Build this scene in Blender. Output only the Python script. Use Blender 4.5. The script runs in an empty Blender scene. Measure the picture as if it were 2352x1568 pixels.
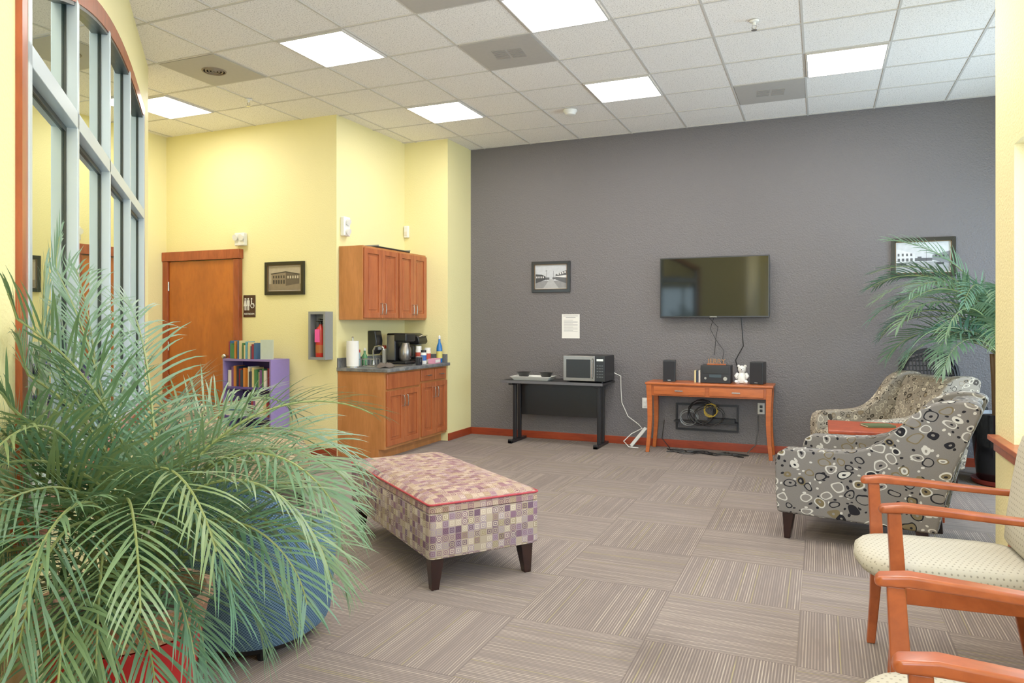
import bpy, bmesh, math, random
from mathutils import Vector, Matrix
random.seed(7)
scene=bpy.context.scene
COL=scene.collection
def lin(h):
    if isinstance(h,str):
        c=[int(h[i:i+2],16)/255 for i in (0,2,4)]
        return tuple([(x/12.92 if x<=.04045 else ((x+.055)/1.055)**2.4) for x in c])+(1,)
    return tuple(h)+(1,) if len(h)==3 else tuple(h)
# ---------------- material helpers
def nd(nt,t,inp={},**props):
    n=nt.nodes.new(t)
    for k,v in props.items(): setattr(n,k,v)
    for k,v in inp.items():
        s=n.inputs[k]
        if isinstance(v,bpy.types.NodeSocket): nt.links.new(v,s)
        else: s.default_value=v
    return n
def mth(nt,op,a,b=0.0,c=0.0):
    n=nd(nt,'ShaderNodeMath',{0:a,1:b,2:c},operation=op); return n.outputs[0]
def mix(nt,f,a,b,bt='MIX'):
    n=nd(nt,'ShaderNodeMix',{},data_type='RGBA',blend_type=bt)
    for k,v in ((0,f),(6,a),(7,b)):
        if isinstance(v,bpy.types.NodeSocket): nt.links.new(v,n.inputs[k])
        else: n.inputs[k].default_value=v
    return n.outputs[2]
def ramp(nt,f,stops,interp='LINEAR'):
    n=nd(nt,'ShaderNodeValToRGB',{0:f}); r=n.color_ramp; r.interpolation=interp
    while len(r.elements)<len(stops): r.elements.new(.5)
    for e,(p,c) in zip(r.elements,stops): e.position=p; e.color=lin(c)
    return n.outputs[0]
def coord(nt,kind='Object',scale=None):
    o=nd(nt,'ShaderNodeTexCoord').outputs[kind]
    if scale is not None:
        o=nd(nt,'ShaderNodeMapping',{'Vector':o,'Scale':scale}).outputs[0]
    return o
def base(name,color='808080',rough=.5,metal=0.,spec=.5):
    m=bpy.data.materials.new(name); m.use_nodes=True
    b=m.node_tree.nodes['Principled BSDF']
    b.inputs['Base Color'].default_value=lin(color); b.inputs['Roughness'].default_value=rough
    b.inputs['Metallic'].default_value=metal; b.inputs['Specular IOR Level'].default_value=spec
    return m,m.node_tree,b
def bump(nt,b,h,strength=.3,dist=.01):
    n=nd(nt,'ShaderNodeBump',{'Height':h,'Strength':strength,'Distance':dist}); nt.links.new(n.outputs[0],b.inputs['Normal'])
def plain(name,color,rough=.5,metal=0.,spec=.5,noise=.06):
    m,nt,b=base(name,color,rough,metal,spec)
    f=nd(nt,'ShaderNodeTexNoise',{'Vector':coord(nt),'Scale':30.,'Detail':3.}).outputs[0]
    c=lin(color); d=tuple(max(0,x*(1-noise*2)) for x in c[:3])+(1,)
    nt.links.new(mix(nt,f,c,d),b.inputs['Base Color'])
    return m
def paint(name,color,rough=.55,bs=.35,spec=.4):
    m,nt,b=base(name,color,rough,0,spec)
    co=coord(nt)
    f=nd(nt,'ShaderNodeTexNoise',{'Vector':co,'Scale':1.2,'Detail':2.}).outputs[0]
    c=lin(color); d=tuple(x*.93 for x in c[:3])+(1,)
    nt.links.new(mix(nt,f,c,d),b.inputs['Base Color'])
    n=nd(nt,'ShaderNodeTexNoise',{'Vector':co,'Scale':75.,'Detail':3.,'Roughness':.55}).outputs[0]
    bump(nt,b,n,bs,.008)
    return m
def wood(name,c1,c2,scale=(9,9,1.2),rough=.35,dark=None):
    m,nt,b=base(name,c1,rough)
    co=coord(nt,'Object',scale)
    n1=nd(nt,'ShaderNodeTexNoise',{'Vector':co,'Scale':2.2,'Detail':6.,'Roughness':.6,'Distortion':.8}).outputs[0]
    co2=coord(nt,'Object',tuple(s*6 for s in scale))
    n2=nd(nt,'ShaderNodeTexNoise',{'Vector':co2,'Scale':2.,'Detail':3.}).outputs[0]
    col=ramp(nt,n1,[(.3,c2),(.65,c1)])
    dk=lin(c2); dk=tuple(x*.75 for x in dk[:3])+(1,)
    f=mth(nt,'MULTIPLY',mth(nt,'SUBTRACT',n2,.45),1.2)
    f=nd(nt,'ShaderNodeClamp',{0:f}).outputs[0]
    nt.links.new(mix(nt,f,col,dk),b.inputs['Base Color'])
    return m
def emis(name,color,s):
    m=bpy.data.materials.new(name); m.use_nodes=True; nt=m.node_tree
    b=nt.nodes['Principled BSDF']; b.inputs['Base Color'].default_value=(.8,.8,.8,1)
    b.inputs['Emission Color'].default_value=lin(color); b.inputs['Emission Strength'].default_value=s
    return m
# ---------------- geometry helpers
class G:
    def __init__(s): s.bm=bmesh.new(); s.mi=0
    def _f(s,vs):
        try:
            f=s.bm.faces.new(vs); f.material_index=s.mi; return f
        except ValueError: return None
    def box(s,x0,y0,z0,x1,y1,z1,M=None):
        p=[Vector((x,y,z)) for z in (z0,z1) for y in (y0,y1) for x in (x0,x1)]
        if M is not None: p=[M@q for q in p]
        v=[s.bm.verts.new(q) for q in p]
        for i in ((0,2,3,1),(4,5,7,6),(0,1,5,4),(2,6,7,3),(0,4,6,2),(1,3,7,5)): s._f([v[j] for j in i])
        return s
    def loft(s,rings,caps=True,close=True):
        R=[[s.bm.verts.new(Vector(p)) for p in r] for r in rings]
        n=len(R[0])
        for a,b in zip(R,R[1:]):
            for i in range(n if close else n-1):
                j=(i+1)%n; s._f([a[i],a[j],b[j],b[i]])
        if caps:
            s._f(R[0][::-1]); s._f(R[-1])
        return s
    def cyl(s,p0,p1,r0,r1=None,n=16,caps=True):
        r1=r0 if r1 is None else r1
        return s.tube([p0,p1],[r0,r1],n,caps)
    def tube(s,path,r,n=8,caps=True):
        P=[Vector(p) for p in path]; m=len(P)
        if not hasattr(r,'__len__'): r=[r]*m
        T=[(P[min(i+1,m-1)]-P[max(i-1,0)]).normalized() for i in range(m)]
        a=Vector((0,0,1)) if abs(T[0].z)<.9 else Vector((1,0,0))
        u=T[0].cross(a).normalized(); rings=[]
        for i in range(m):
            u=(u-T[i]*u.dot(T[i])).normalized(); w=T[i].cross(u)
            rings.append([P[i]+(u*math.cos(k*math.tau/n)+w*math.sin(k*math.tau/n))*r[i] for k in range(n)])
        return s.loft(rings,caps)
    def lathe(s,prof,n=32,c=(0,0,0),caps=True):
        return s.loft([[(c[0]+r*math.cos(k*math.tau/n),c[1]+r*math.sin(k*math.tau/n),c[2]+z) for k in range(n)] for r,z in prof],caps)
    def prism(s,poly,axis,a0,a1):
        def P(p,a): return {'y':(p[0],a,p[1]),'x':(a,p[0],p[1]),'z':(p[0],p[1],a)}[axis]
        return s.loft([[P(p,a0) for p in poly],[P(p,a1) for p in poly]])
    def sph(s,c,r,n=16,m=10):
        if not hasattr(r,'__len__'): r=(r,r,r)
        rings=[]
        for i in range(1,m):
            t=math.pi*i/m
            rings.append([(c[0]+r[0]*math.sin(t)*math.cos(k*math.tau/n),c[1]+r[1]*math.sin(t)*math.sin(k*math.tau/n),c[2]-r[2]*math.cos(t)) for k in range(n)])
        return s.loft(rings)
    def quad(s,pts): s._f([s.bm.verts.new(Vector(p)) for p in pts]); return s
    def obj(s,name,mats,parent=None,bevel=0,seg=2,smooth=None,sub=0,label=None,M=None,kind=None,solid=0):
        bm=s.bm
        if s.recalc if hasattr(s,'recalc') else True: bmesh.ops.recalc_face_normals(bm,faces=bm.faces)
        bm.normal_update()
        uv=bm.loops.layers.uv.new('UVMap')
        for f in bm.faces:
            n=f.normal; a=max(range(3),key=lambda i:abs(n[i]))
            for l in f.loops:
                c=l.vert.co
                l[uv].uv=((c.y,c.z),(c.x,c.z),(c.x,c.y))[a]
        me=bpy.data.meshes.new(name); bm.to_mesh(me); bm.free()
        if not isinstance(mats,(list,tuple)): mats=[mats]
        for m in mats: me.materials.append(m)
        o=bpy.data.objects.new(name,me); COL.objects.link(o)
        if M is not None: o.matrix_world=M
        if parent: o.parent=parent
        if bevel:
            b=o.modifiers.new('Bevel','BEVEL'); b.width=bevel; b.segments=seg; b.limit_method='ANGLE'; b.angle_limit=.6
        if smooth or (smooth is None and bevel):
            for p in me.polygons: p.use_smooth=True
            if not bevel: me.set_sharp_from_angle(angle=.7)
        if bevel:
            w=o.modifiers.new('WN','WEIGHTED_NORMAL'); w.keep_sharp=True
        if label: o['label']=label
        if kind: o['kind']=kind
        return o
def thing(name,label,cat,loc=(0,0,0),rz=0,group=None):
    e=bpy.data.objects.new(name,None); COL.objects.link(e); e.location=loc; e.rotation_euler=(0,0,math.radians(rz))
    e.empty_display_size=.1
    e['label']=label; e['category']=cat
    if group: e['group']=group
    return e
def tag(o,label,cat,group=None):
    o['label']=label; o['category']=cat
    if group: o['group']=group
    return o
def text(s,size,m,parent,loc,rot,name='lettering',ext=.0008,align='CENTER'):
    cu=bpy.data.curves.new('t','FONT'); cu.body=s; cu.size=size; cu.extrude=ext; cu.align_x=align; cu.align_y='CENTER'
    t=bpy.data.objects.new('t',cu); COL.objects.link(t)
    dg=bpy.context.evaluated_depsgraph_get(); me=bpy.data.meshes.new_from_object(t.evaluated_get(dg))
    bpy.data.objects.remove(t); me.materials.clear(); me.materials.append(m)
    o=bpy.data.objects.new(name,me); COL.objects.link(o); o.parent=parent; o.location=loc; o.rotation_euler=rot
    return o
# ---------------- materials
YEL=paint('yellow_wall_paint','EDE3A4',.6,.3)
YELR=paint('yellow_wall_paint_textured','EADAA0',.6,.6)
GRY=paint('charcoal_wall_paint','656163',.38,.95,.5)
BASEB=wood('baseboard_wood','9A3A1C','7A2A14',(1.2,1.2,9),.35)
TRIM=wood('trim_wood','A8502A','86391A',(6,6,1.2),.3)
DOORW=wood('door_wood','BA6420','A05218',(2.2,2.2,.8),.32)
CAB=wood('cabinet_wood','B26236','964A28',(5,5,.9),.35)
CABS=wood('cabinet_side_wood','BE7A44','A66834',(4,4,.7),.38)
ORW=wood('console_wood','C0622C','A24E1E',(1.2,8,8),.3)
CHW=wood('chair_wood','A6522A','863C1A',(3,8,3),.28)
REDW=wood('red_table_wood','AE461E','8A3012',(5,5,1.),.3)
BLACK=plain('black_plastic','141416',.35)
BLKM=plain('black_satin_metal','1C1C20',.4,.2)
DKW=wood('dark_leg_wood','2A1512','1A0C0A',(8,8,2),.25)
WHT=plain('white_plastic','E6E6E0',.4,noise=.02)
CHROME=plain('brushed_nickel','C8C6C0',.25,1.)
STEEL=plain('stainless_steel','9A948E',.3,.9)
ALU=plain('window_aluminium','B6C5CE',.35,.2,noise=.02)
ALUD=plain('window_gasket','1A2422',.4)
GRM=plain('grey_metal','8E9294',.45,.3)
REDP=plain('extinguisher_red','C8281C',.3)
PINK=plain('pink_tag','F0509A',.6)
PURP=plain('purple_laminate','8874B4',.5)
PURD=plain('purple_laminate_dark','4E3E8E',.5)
PAPER=plain('paper_white','E8E6E0',.8,noise=.01)
PGREY=plain('print_ink_grey','8A8A90',.8)
def floor_mat():
    m,nt,b=base('carpet_tiles','907868',.95,0,.1)
    sp=nd(nt,'ShaderNodeSeparateXYZ',{0:coord(nt)}); x,y=sp.outputs[0],sp.outputs[1]
    tx=mth(nt,'DIVIDE',mth(nt,'ADD',x,.09),.61); ty=mth(nt,'DIVIDE',mth(nt,'SUBTRACT',y,3.10),.61)
    fx=mth(nt,'FLOOR',tx); fy=mth(nt,'FLOOR',ty)
    par=mth(nt,'FLOORED_MODULO',mth(nt,'ADD',fx,fy),2.)
    c=mth(nt,'ADD',mth(nt,'MULTIPLY',par,y),mth(nt,'MULTIPLY',mth(nt,'SUBTRACT',1.,par),x))
    al=mth(nt,'ADD',mth(nt,'MULTIPLY',par,x),mth(nt,'MULTIPLY',mth(nt,'SUBTRACT',1.,par),y))
    k=mth(nt,'DIVIDE',c,.0118)
    fk=mth(nt,'FLOOR',k); fr=mth(nt,'FRACT',k)
    tid=mth(nt,'ADD',mth(nt,'MULTIPLY',fx,17.3),mth(nt,'MULTIPLY',fy,5.7))
    w=nd(nt,'ShaderNodeTexWhiteNoise',{'W':mth(nt,'ADD',fk,tid)},noise_dimensions='1D').outputs[0]
    lc=ramp(nt,w,[(0,'91847B'),(.3,'9D9085'),(.55,'867A73'),(.72,'A6998C'),(.9,'978C6C'),(.95,'897E77')],'CONSTANT')
    v=nd(nt,'ShaderNodeCombineXYZ',{0:mth(nt,'MULTIPLY',al,3.),1:mth(nt,'MULTIPLY',fk,7.13),2:tid}).outputs[0]
    brk=nd(nt,'ShaderNodeTexNoise',{'Vector':v,'Scale':1.5,'Detail':2.}).outputs[0]
    on=mth(nt,'MULTIPLY',mth(nt,'LESS_THAN',fr,.42),ramp(nt,brk,[(.3,(.35,.35,.35)),(.5,(1,1,1))]))
    wt=nd(nt,'ShaderNodeTexWhiteNoise',{'W':tid},noise_dimensions='1D').outputs[0]
    dk=mix(nt,wt,lin('6E635F'),lin('776C69'))
    col=mix(nt,on,dk,lc)
    big=nd(nt,'ShaderNodeTexNoise',{'Vector':coord(nt),'Scale':1.6,'Detail':3.}).outputs[0]
    col=mix(nt,ramp(nt,big,[(.3,(.25,.25,.25)),(.6,(0,0,0))]),col,lin('6A5F59'))
    ex=mth(nt,'ABSOLUTE',mth(nt,'SUBTRACT',mth(nt,'FRACT',tx),.5)); ey=mth(nt,'ABSOLUTE',mth(nt,'SUBTRACT',mth(nt,'FRACT',ty),.5))
    seam=mth(nt,'GREATER_THAN',mth(nt,'MAXIMUM',ex,ey),.4955)
    col=mix(nt,mth(nt,'MULTIPLY',seam,.3),col,lin('4E4440'))
    # worn stain near the seating
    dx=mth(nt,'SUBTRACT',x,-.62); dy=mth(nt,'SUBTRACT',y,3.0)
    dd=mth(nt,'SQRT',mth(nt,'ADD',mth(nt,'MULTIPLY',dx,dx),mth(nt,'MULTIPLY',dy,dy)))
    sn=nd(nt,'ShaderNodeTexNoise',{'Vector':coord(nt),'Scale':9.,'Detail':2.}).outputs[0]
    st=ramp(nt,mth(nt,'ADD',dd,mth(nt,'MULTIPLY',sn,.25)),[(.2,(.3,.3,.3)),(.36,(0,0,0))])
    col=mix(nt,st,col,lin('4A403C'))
    nt.links.new(col,b.inputs['Base Color'])
    pn=nd(nt,'ShaderNodeTexNoise',{'Vector':coord(nt),'Scale':260.,'Detail':2.}).outputs[0]
    bump(nt,b,mth(nt,'ADD',pn,mth(nt,'MULTIPLY',on,.6)),.2,.005)
    return m
CARPET=floor_mat()
def ceil_mat():
    m,nt,b=base('acoustic_ceiling_tile','CFC9C0',.9,0,.2)
    n=nd(nt,'ShaderNodeTexNoise',{'Vector':coord(nt),'Scale':110.,'Detail':4.,'Roughness':.7}).outputs[0]
    big=nd(nt,'ShaderNodeTexNoise',{'Vector':coord(nt),'Scale':1.,'Detail':2.}).outputs[0]
    c=ramp(nt,n,[(.36,'B4AFA9'),(.45,'EEEAE4'),(.6,'F8F4EF')])
    nt.links.new(mix(nt,mth(nt,'MULTIPLY',big,.12),c,lin('DED8D0')),b.inputs['Base Color'])
    bump(nt,b,n,.25,.004)
    return m
CEIL=ceil_mat()
GRID=plain('ceiling_grid_grey','C8C4BD',.5,noise=.02)
def uvc(nt,scale):
    u=nd(nt,'ShaderNodeTexCoord').outputs['UV']
    return nd(nt,'ShaderNodeMapping',{'Vector':u,'Scale':(scale,scale,scale)}).outputs[0]
def weave(nt,b,s=900.,st=.25):
    n=nd(nt,'ShaderNodeTexNoise',{'Vector':coord(nt),'Scale':s,'Detail':1.}).outputs[0]; bump(nt,b,n,st,.002)
def ottoman_mat(name,red=0.):
    m,nt,b=base(name,'8A7A70',.9,0,.15)
    u=uvc(nt,1/.036)
    sp=nd(nt,'ShaderNodeSeparateXYZ',{0:u})
    fx=mth(nt,'FLOOR',sp.outputs[0]); fy=mth(nt,'FLOOR',sp.outputs[1])
    cell=nd(nt,'ShaderNodeCombineXYZ',{0:fx,1:fy}).outputs[0]
    w=nd(nt,'ShaderNodeTexWhiteNoise',{'Vector':cell},noise_dimensions='2D')
    c1=ramp(nt,w.outputs[0],[(0,'A09280'),(.18,'765A6A'),(.38,'8E7E88'),(.56,'8A7C60'),(.7,'644E5E'),(.84,'A89888')],'CONSTANT')
    sc=nd(nt,'ShaderNodeSeparateColor',{0:w.outputs[1]})
    c2=ramp(nt,sc.outputs[1],[(0,'BEB09C'),(.35,'7A5C6C'),(.6,'A0927C'),(.8,'5A4252')],'CONSTANT')
    dx=mth(nt,'ABSOLUTE',mth(nt,'SUBTRACT',mth(nt,'FRACT',sp.outputs[0]),.5)); dy=mth(nt,'ABSOLUTE',mth(nt,'SUBTRACT',mth(nt,'FRACT',sp.outputs[1]),.5))
    sq=mth(nt,'MAXIMUM',dx,dy)
    ci=mth(nt,'SQRT',mth(nt,'ADD',mth(nt,'MULTIPLY',dx,dx),mth(nt,'MULTIPLY',dy,dy)))
    pick=mth(nt,'GREATER_THAN',sc.outputs[2],.5)
    d=mth(nt,'ADD',mth(nt,'MULTIPLY',sq,pick),mth(nt,'MULTIPLY',ci,mth(nt,'SUBTRACT',1.,pick)))
    ring=mth(nt,'GREATER_THAN',mth(nt,'SINE',mth(nt,'MULTIPLY',d,27.)),.0)
    inside=mth(nt,'LESS_THAN',sq,.43)
    f=mth(nt,'MULTIPLY',ring,mth(nt,'MULTIPLY',inside,.95))
    col=mix(nt,f,c1,c2)
    col=mix(nt,mth(nt,'MULTIPLY',mth(nt,'GREATER_THAN',sq,.455),.6),col,lin('9C8A7E'))
    if red: col=mix(nt,red,col,lin('A8705E'))
    nt.links.new(col,b.inputs['Base Color']); weave(nt,b); return m
OTT=ottoman_mat('geometric_square_fabric'); OTT2=ottoman_mat('geometric_square_fabric_faded',.22)
def pebble_mat(name,bg,dark,light,olive,sc=10.5):
    m,nt,b=base(name,bg,.85,0,.2)
    u=uvc(nt,1.)
    dn=nd(nt,'ShaderNodeTexNoise',{'Vector':u,'Scale':9.,'Detail':1.}).outputs[1]
    uu=nd(nt,'ShaderNodeVectorMath',{0:u,1:nd(nt,'ShaderNodeVectorMath',{0:dn,1:(.07,.07,0)},operation='MULTIPLY').outputs[0]},operation='ADD').outputs[0]
    def layer(scale,off):
        mp=nd(nt,'ShaderNodeMapping',{'Vector':uu,'Scale':(scale,scale*1.3,1),'Location':off,'Rotation':(0,0,.6)}).outputs[0]
        v=nd(nt,'ShaderNodeTexVoronoi',{'Vector':mp,'Scale':1.,'Randomness':.6},voronoi_dimensions='2D')
        return v.outputs['Distance'],nd(nt,'ShaderNodeSeparateColor',{0:v.outputs['Color']})
    d,c=layer(sc,(0,0,0))
    noise=nd(nt,'ShaderNodeTexNoise',{'Vector':coord(nt),'Scale':180.}).outputs[0]
    col=mix(nt,noise,lin(bg),tuple(x*.78 for x in lin(bg)[:3])+(1,))
    ro=mth(nt,'ADD',.25,mth(nt,'MULTIPLY',c.outputs[1],.18))
    outer=mth(nt,'LESS_THAN',d,ro)
    inner=mth(nt,'LESS_THAN',d,mth(nt,'SUBTRACT',ro,.085))
    core=mth(nt,'LESS_THAN',d,.09)
    oc=ramp(nt,c.outputs[0],[(0,dark),(.38,light),(.8,olive)],'CONSTANT')
    ic=ramp(nt,c.outputs[2],[(0,bg),(.4,olive),(.52,dark),(.78,light),(.88,bg)],'CONSTANT')
    cc=ramp(nt,c.outputs[0],[(0,bg),(.3,dark),(.6,bg)],'CONSTANT')
    col=mix(nt,outer,col,oc); col=mix(nt,inner,col,ic); col=mix(nt,mth(nt,'MULTIPLY',core,inner),col,cc)
    d2,c2=layer(sc*2.2,(3.3,1.7,0))
    sm=mth(nt,'MULTIPLY',mth(nt,'MULTIPLY',mth(nt,'LESS_THAN',d2,.2),mth(nt,'GREATER_THAN',c2.outputs[0],.55)),mth(nt,'SUBTRACT',1.,outer))
    col=mix(nt,sm,col,ramp(nt,c2.outputs[1],[(0,dark),(.5,light)],'CONSTANT'))
    nt.links.new(col,b.inputs['Base Color']); weave(nt,b); return m
PEB=pebble_mat('pebble_oval_fabric','77726E','18171C','BDBAB2','6A5E44',10.5)
PEB2=pebble_mat('pale_pebble_oval_fabric','94897A','3E3730','C9BDA6','80705A',15.)
TAN=pebble_mat('tan_oval_fabric','A08E70','4A3A34','CDBF9C','6E5E48',16.)
def dot_mat():
    m,nt,b=base('cream_dotted_fabric','C6BC9E',.9,0,.15)
    sp=nd(nt,'ShaderNodeSeparateXYZ',{0:uvc(nt,1/.02)})
    row=mth(nt,'FLOOR',sp.outputs[1])
    xs=mth(nt,'ADD',sp.outputs[0],mth(nt,'MULTIPLY',mth(nt,'FLOORED_MODULO',row,2.),.5))
    dx=mth(nt,'SUBTRACT',mth(nt,'FRACT',xs),.5); dy=mth(nt,'SUBTRACT',mth(nt,'FRACT',sp.outputs[1]),.5)
    d=mth(nt,'SQRT',mth(nt,'ADD',mth(nt,'MULTIPLY',dx,dx),mth(nt,'MULTIPLY',dy,dy)))
    f=mth(nt,'MULTIPLY',mth(nt,'LESS_THAN',d,.17),.7)
    nt.links.new(mix(nt,f,lin('B4AD9C'),lin('746E60')),b.inputs['Base Color']); weave(nt,b); return m
DOT=dot_mat()
def blue_mat():
    m,nt,b=base('blue_woven_fabric','35506A',.9,0,.2)
    ch=nd(nt,'ShaderNodeTexChecker',{'Vector':uvc(nt,1.),'Scale':170.,'Color1':lin('5F7C94'),'Color2':lin('2F4862')}).outputs[0]
    nt.links.new(ch,b.inputs['Base Color']); weave(nt,b,500.,.4); return m
BLUE=blue_mat()
def counter_mat():
    m,nt,b=base('grey_laminate','5A5C5E',.35)
    n=nd(nt,'ShaderNodeTexNoise',{'Vector':coord(nt),'Scale':14.,'Detail':8.,'Roughness':.7}).outputs[0]
    nt.links.new(ramp(nt,n,[(.3,'3C3E42'),(.5,'66686A'),(.65,'85847F')]),b.inputs['Base Color']); return m
CTR=counter_mat()
def leaf_mat(name,a,bb,c):
    m,nt,b=base(name,a,.38,0,.6)
    oi=nd(nt,'ShaderNodeObjectInfo').outputs['Random']
    n=nd(nt,'ShaderNodeTexNoise',{'Vector':coord(nt),'Scale':6.,'Detail':2.}).outputs[0]
    c1=mix(nt,n,lin(a),lin(bb)); c2=mix(nt,mth(nt,'MULTIPLY',oi,.7),c1,lin(c))
    nt.links.new(c2,b.inputs['Base Color'])
    tr=nd(nt,'ShaderNodeBsdfTranslucent',{'Color':c2})
    mx=nd(nt,'ShaderNodeMixShader',{0:.2,1:b.outputs[0],2:tr.outputs[0]}); nt.links.new(mx.outputs[0],nt.nodes['Material Output'].inputs[0])
    return m
LEAF=leaf_mat('palm_leaf','587446','7A8E60','467E6C')
STEM=plain('palm_stem','7E8C54',.5)
SOIL=plain('potting_soil','3A2C22',.95)
def terra():
    m,nt,b=base('glazed_terracotta','A8643C',.45)
    n=nd(nt,'ShaderNodeTexNoise',{'Vector':coord(nt),'Scale':60.,'Detail':6.,'Roughness':.8}).outputs[0]
    nt.links.new(ramp(nt,n,[(.35,'6E4C38'),(.5,'A87454'),(.62,'C49A78')]),b.inputs['Base Color']); return m
TERRA=terra()
REDGL=plain('red_glaze','B81418',.12)
BLKPOT=plain('black_glaze','1A1A1E',.15)
GLASSM,gnt,gb=base('window_glass_dark','0A1614',.02,0,.5)
gm=nd(gnt,'ShaderNodeBsdfGlossy',{'Color':(.88,.94,.88,1),'Roughness':.01})
gmix=nd(gnt,'ShaderNodeMixShader',{0:.72,1:gb.outputs[0],2:gm.outputs[0]})
gnt.links.new(gmix.outputs[0],gnt.nodes['Material Output'].inputs[0])
gb.inputs['Base Color'].default_value=(.04,.08,.07,1)
SCREEN=plain('tv_screen','0D0F0E',.06,0,.45)
LIGHTM=emis('light_diffuser','FFFAF2',20.)
# ---------------- room shell
H=3.492
def struct(g,name,m,**k):
    o=g.obj(name,m,kind='structure',**k); return o
struct(G().box(-7.2,-3.1,-.1,2.6,8.3,0),'floor',CARPET)
struct(G().box(-7.2,-3.1,H,2.6,8.3,H+.1),'ceiling',CEIL)
struct(G().box(-3.97,8.02,0,2.5,8.12,H),'wall_back',GRY)
struct(G().box(-4.65,7.42,0,-3.97,8.12,H),'wall_stub',YEL)
struct(G().box(-4.65,6.205,0,-4.55,7.42,H),'wall_kitchen',YEL)
struct(G().box(-7.02,6.105,0,-4.55,6.205,H),'wall_restroom',YEL)
struct(G().box(-7.02,4.264,0,-6.92,6.105,H),'wall_left',YEL)
struct(G().box(-6.92,4.264,0,-5.155,4.364,H),'wall_hallway',YEL)
struct(G().box(-1.47,-3,0,-1.37,.58,H),'wall_entry',YEL)
g=G(); g.box(-1.47,-3.1,0,-1.1,-3,H); g.box(.6,-3.1,0,1.02,-3,H); g.box(-1.1,-3.1,0,.6,-3,.5); g.box(-1.1,-3.1,2.9,.6,-3,H)
struct(g,'wall_rear',YEL)
g=G(); g.box(.87,4.22,0,1.02,4.63,H); g.box(.87,-3,0,1.02,1.2,H); g.box(.87,1.2,0,1.02,4.22,.75); g.box(.87,1.2,2.24,1.02,4.22,H)
struct(g,'wall_right',YELR)
struct(G().box(1.02,4.53,0,2.4,4.63,H),'wall_alcove',YEL)
g=G(); g.box(2.4,4.53,0,2.5,5.3,H); g.box(2.4,7.3,0,2.5,8.02,H); g.box(2.4,5.3,0,2.5,7.3,.7); g.box(2.4,5.3,2.5,2.5,7.3,H)
struct(g,'wall_alcove_side',YEL)
def rect_window(name,M,w,h,nm):
    g=G(); f=.05
    g.box(0,0,0,w,.06,f); g.box(0,0,h-f,w,.06,h)
    for i in range(nm+2):
        x=i*(w-f)/(nm+1); g.box(x,0,f,x+f,.06,h-f)
    return struct(g,name,ALU,M=M)
rect_window('window_2',Matrix.Translation((1.01,1.2,.75))@Matrix.Rotation(math.pi/2,4,'Z'),3.02,1.49,2)
rect_window('window_3',Matrix.Translation((2.49,5.3,.7))@Matrix.Rotation(math.pi/2,4,'Z'),2.,1.8,1)
rect_window('window_4',Matrix.Translation((-1.1,-3.09,.5)),1.7,2.4,1)
g=G(); g.box(.82,1.1,.745,1.0,4.57,.772); g.box(.845,1.1,.69,.869,4.55,.745)
struct(g,'trim_2',TRIM,bevel=.004)
R45=Matrix.Translation((-2.22,1.43,0))@Matrix.Rotation(math.radians(135),4,'Z')
W=3.6; ZS=.78
def arch(s): return 2.99-.08*(2.75-s)**2 if s<2.75 else 2.99-.05*(s-2.75)**2
g=G()
g.box(-1.2,0,0,0,.12,H); g.box(W,0,0,4.151,.12,H); g.box(0,0,0,W,.12,ZS)
n=24
for i in range(n):
    a,b_=i*W/n,(i+1)*W/n
    p=[(a,arch(a)),(b_,arch(b_)),(b_,H),(a,H)]
    g.loft([[(q[0],0,q[1]) for q in p],[(q[0],.12,q[1]) for q in p]])
struct(g,'wall_diagonal',YEL,M=R45)
g=G(); cw=.065
g.box(-cw,-.018,ZS-.02,.012,.04,arch(0)+.03); g.box(W-.012,-.018,ZS-.02,W+cw,.04,arch(W)+.03)
g.box(-.12,-.06,ZS-.03,W+.12,.04,ZS+.01); g.box(-.1,-.03,ZS-.1,W+.1,-.001,ZS-.03)
rings=[]
for i in range(n+1):
    s=-cw+i*(W+2*cw)/n; z=arch(max(0,min(W,s)))
    rings.append([(s,-.018,z-.02),(s,.04,z-.02),(s,.04,z+cw),(s,-.018,z+cw)])
g.loft(rings)
struct(g,'trim_1',TRIM,M=R45)
win=bpy.data.objects.new('window_1',None); COL.objects.link(win); win['kind']='structure'; win.matrix_world=R45
GY=.025
g=G(); top=[(i*W/n,arch(i*W/n)) for i in range(n+1)]
g.prism([(0,ZS),(W,ZS)]+top[::-1],'y',GY,GY+.006)
g.obj('glass',GLASSM,win)
g=G()
MS=(.0,.80,1.72,2.64,3.56)
for s in MS: g.box(s,-.022,ZS,s+.04,GY,arch(s)-.01)
g.box(0,-.022,2.155,W,GY,2.225)
g.box(0,-.018,ZS,W,GY,ZS+.05)
g.obj('mullion_frame',ALU,win,bevel=.003)
g=G()
for s in MS:
    g.box(s-.012,GY-.008,ZS+.05,s,GY-.0005,arch(s)-.03); g.box(s+.04,GY-.008,ZS+.05,s+.052,GY-.0005,arch(s)-.03)
g.box(0,GY-.008,2.135,W,GY-.0005,2.155); g.box(0,GY-.008,2.225,W,GY-.0005,2.24)
rings=[]
for i in range(n+1):
    s=i*W/n; z=arch(s); rings.append([(s,-.012,z-.035),(s,GY,z-.035),(s,GY,z-.02),(s,-.012,z-.02)])
g.loft(rings)
g.obj('gasket',ALUD,win)
def bb(name,x0,y0,x1,y1): struct(G().box(x0,y0,0,x1,y1,.085),name,BASEB,bevel=.003)
bb('baseboard_back',-3.955,8.005,2.4,8.02); bb('baseboard_stub',-3.97,7.42,-3.955,8.02)
bb('baseboard_restroom',-5.76,6.09,-4.545,6.105); bb('baseboard_left',-6.92,4.364,-6.905,6.1)
bb('baseboard_right',.855,-3,.87,4.63); bb('baseboard_alcove',2.385,4.63,2.4,8.0)
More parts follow.
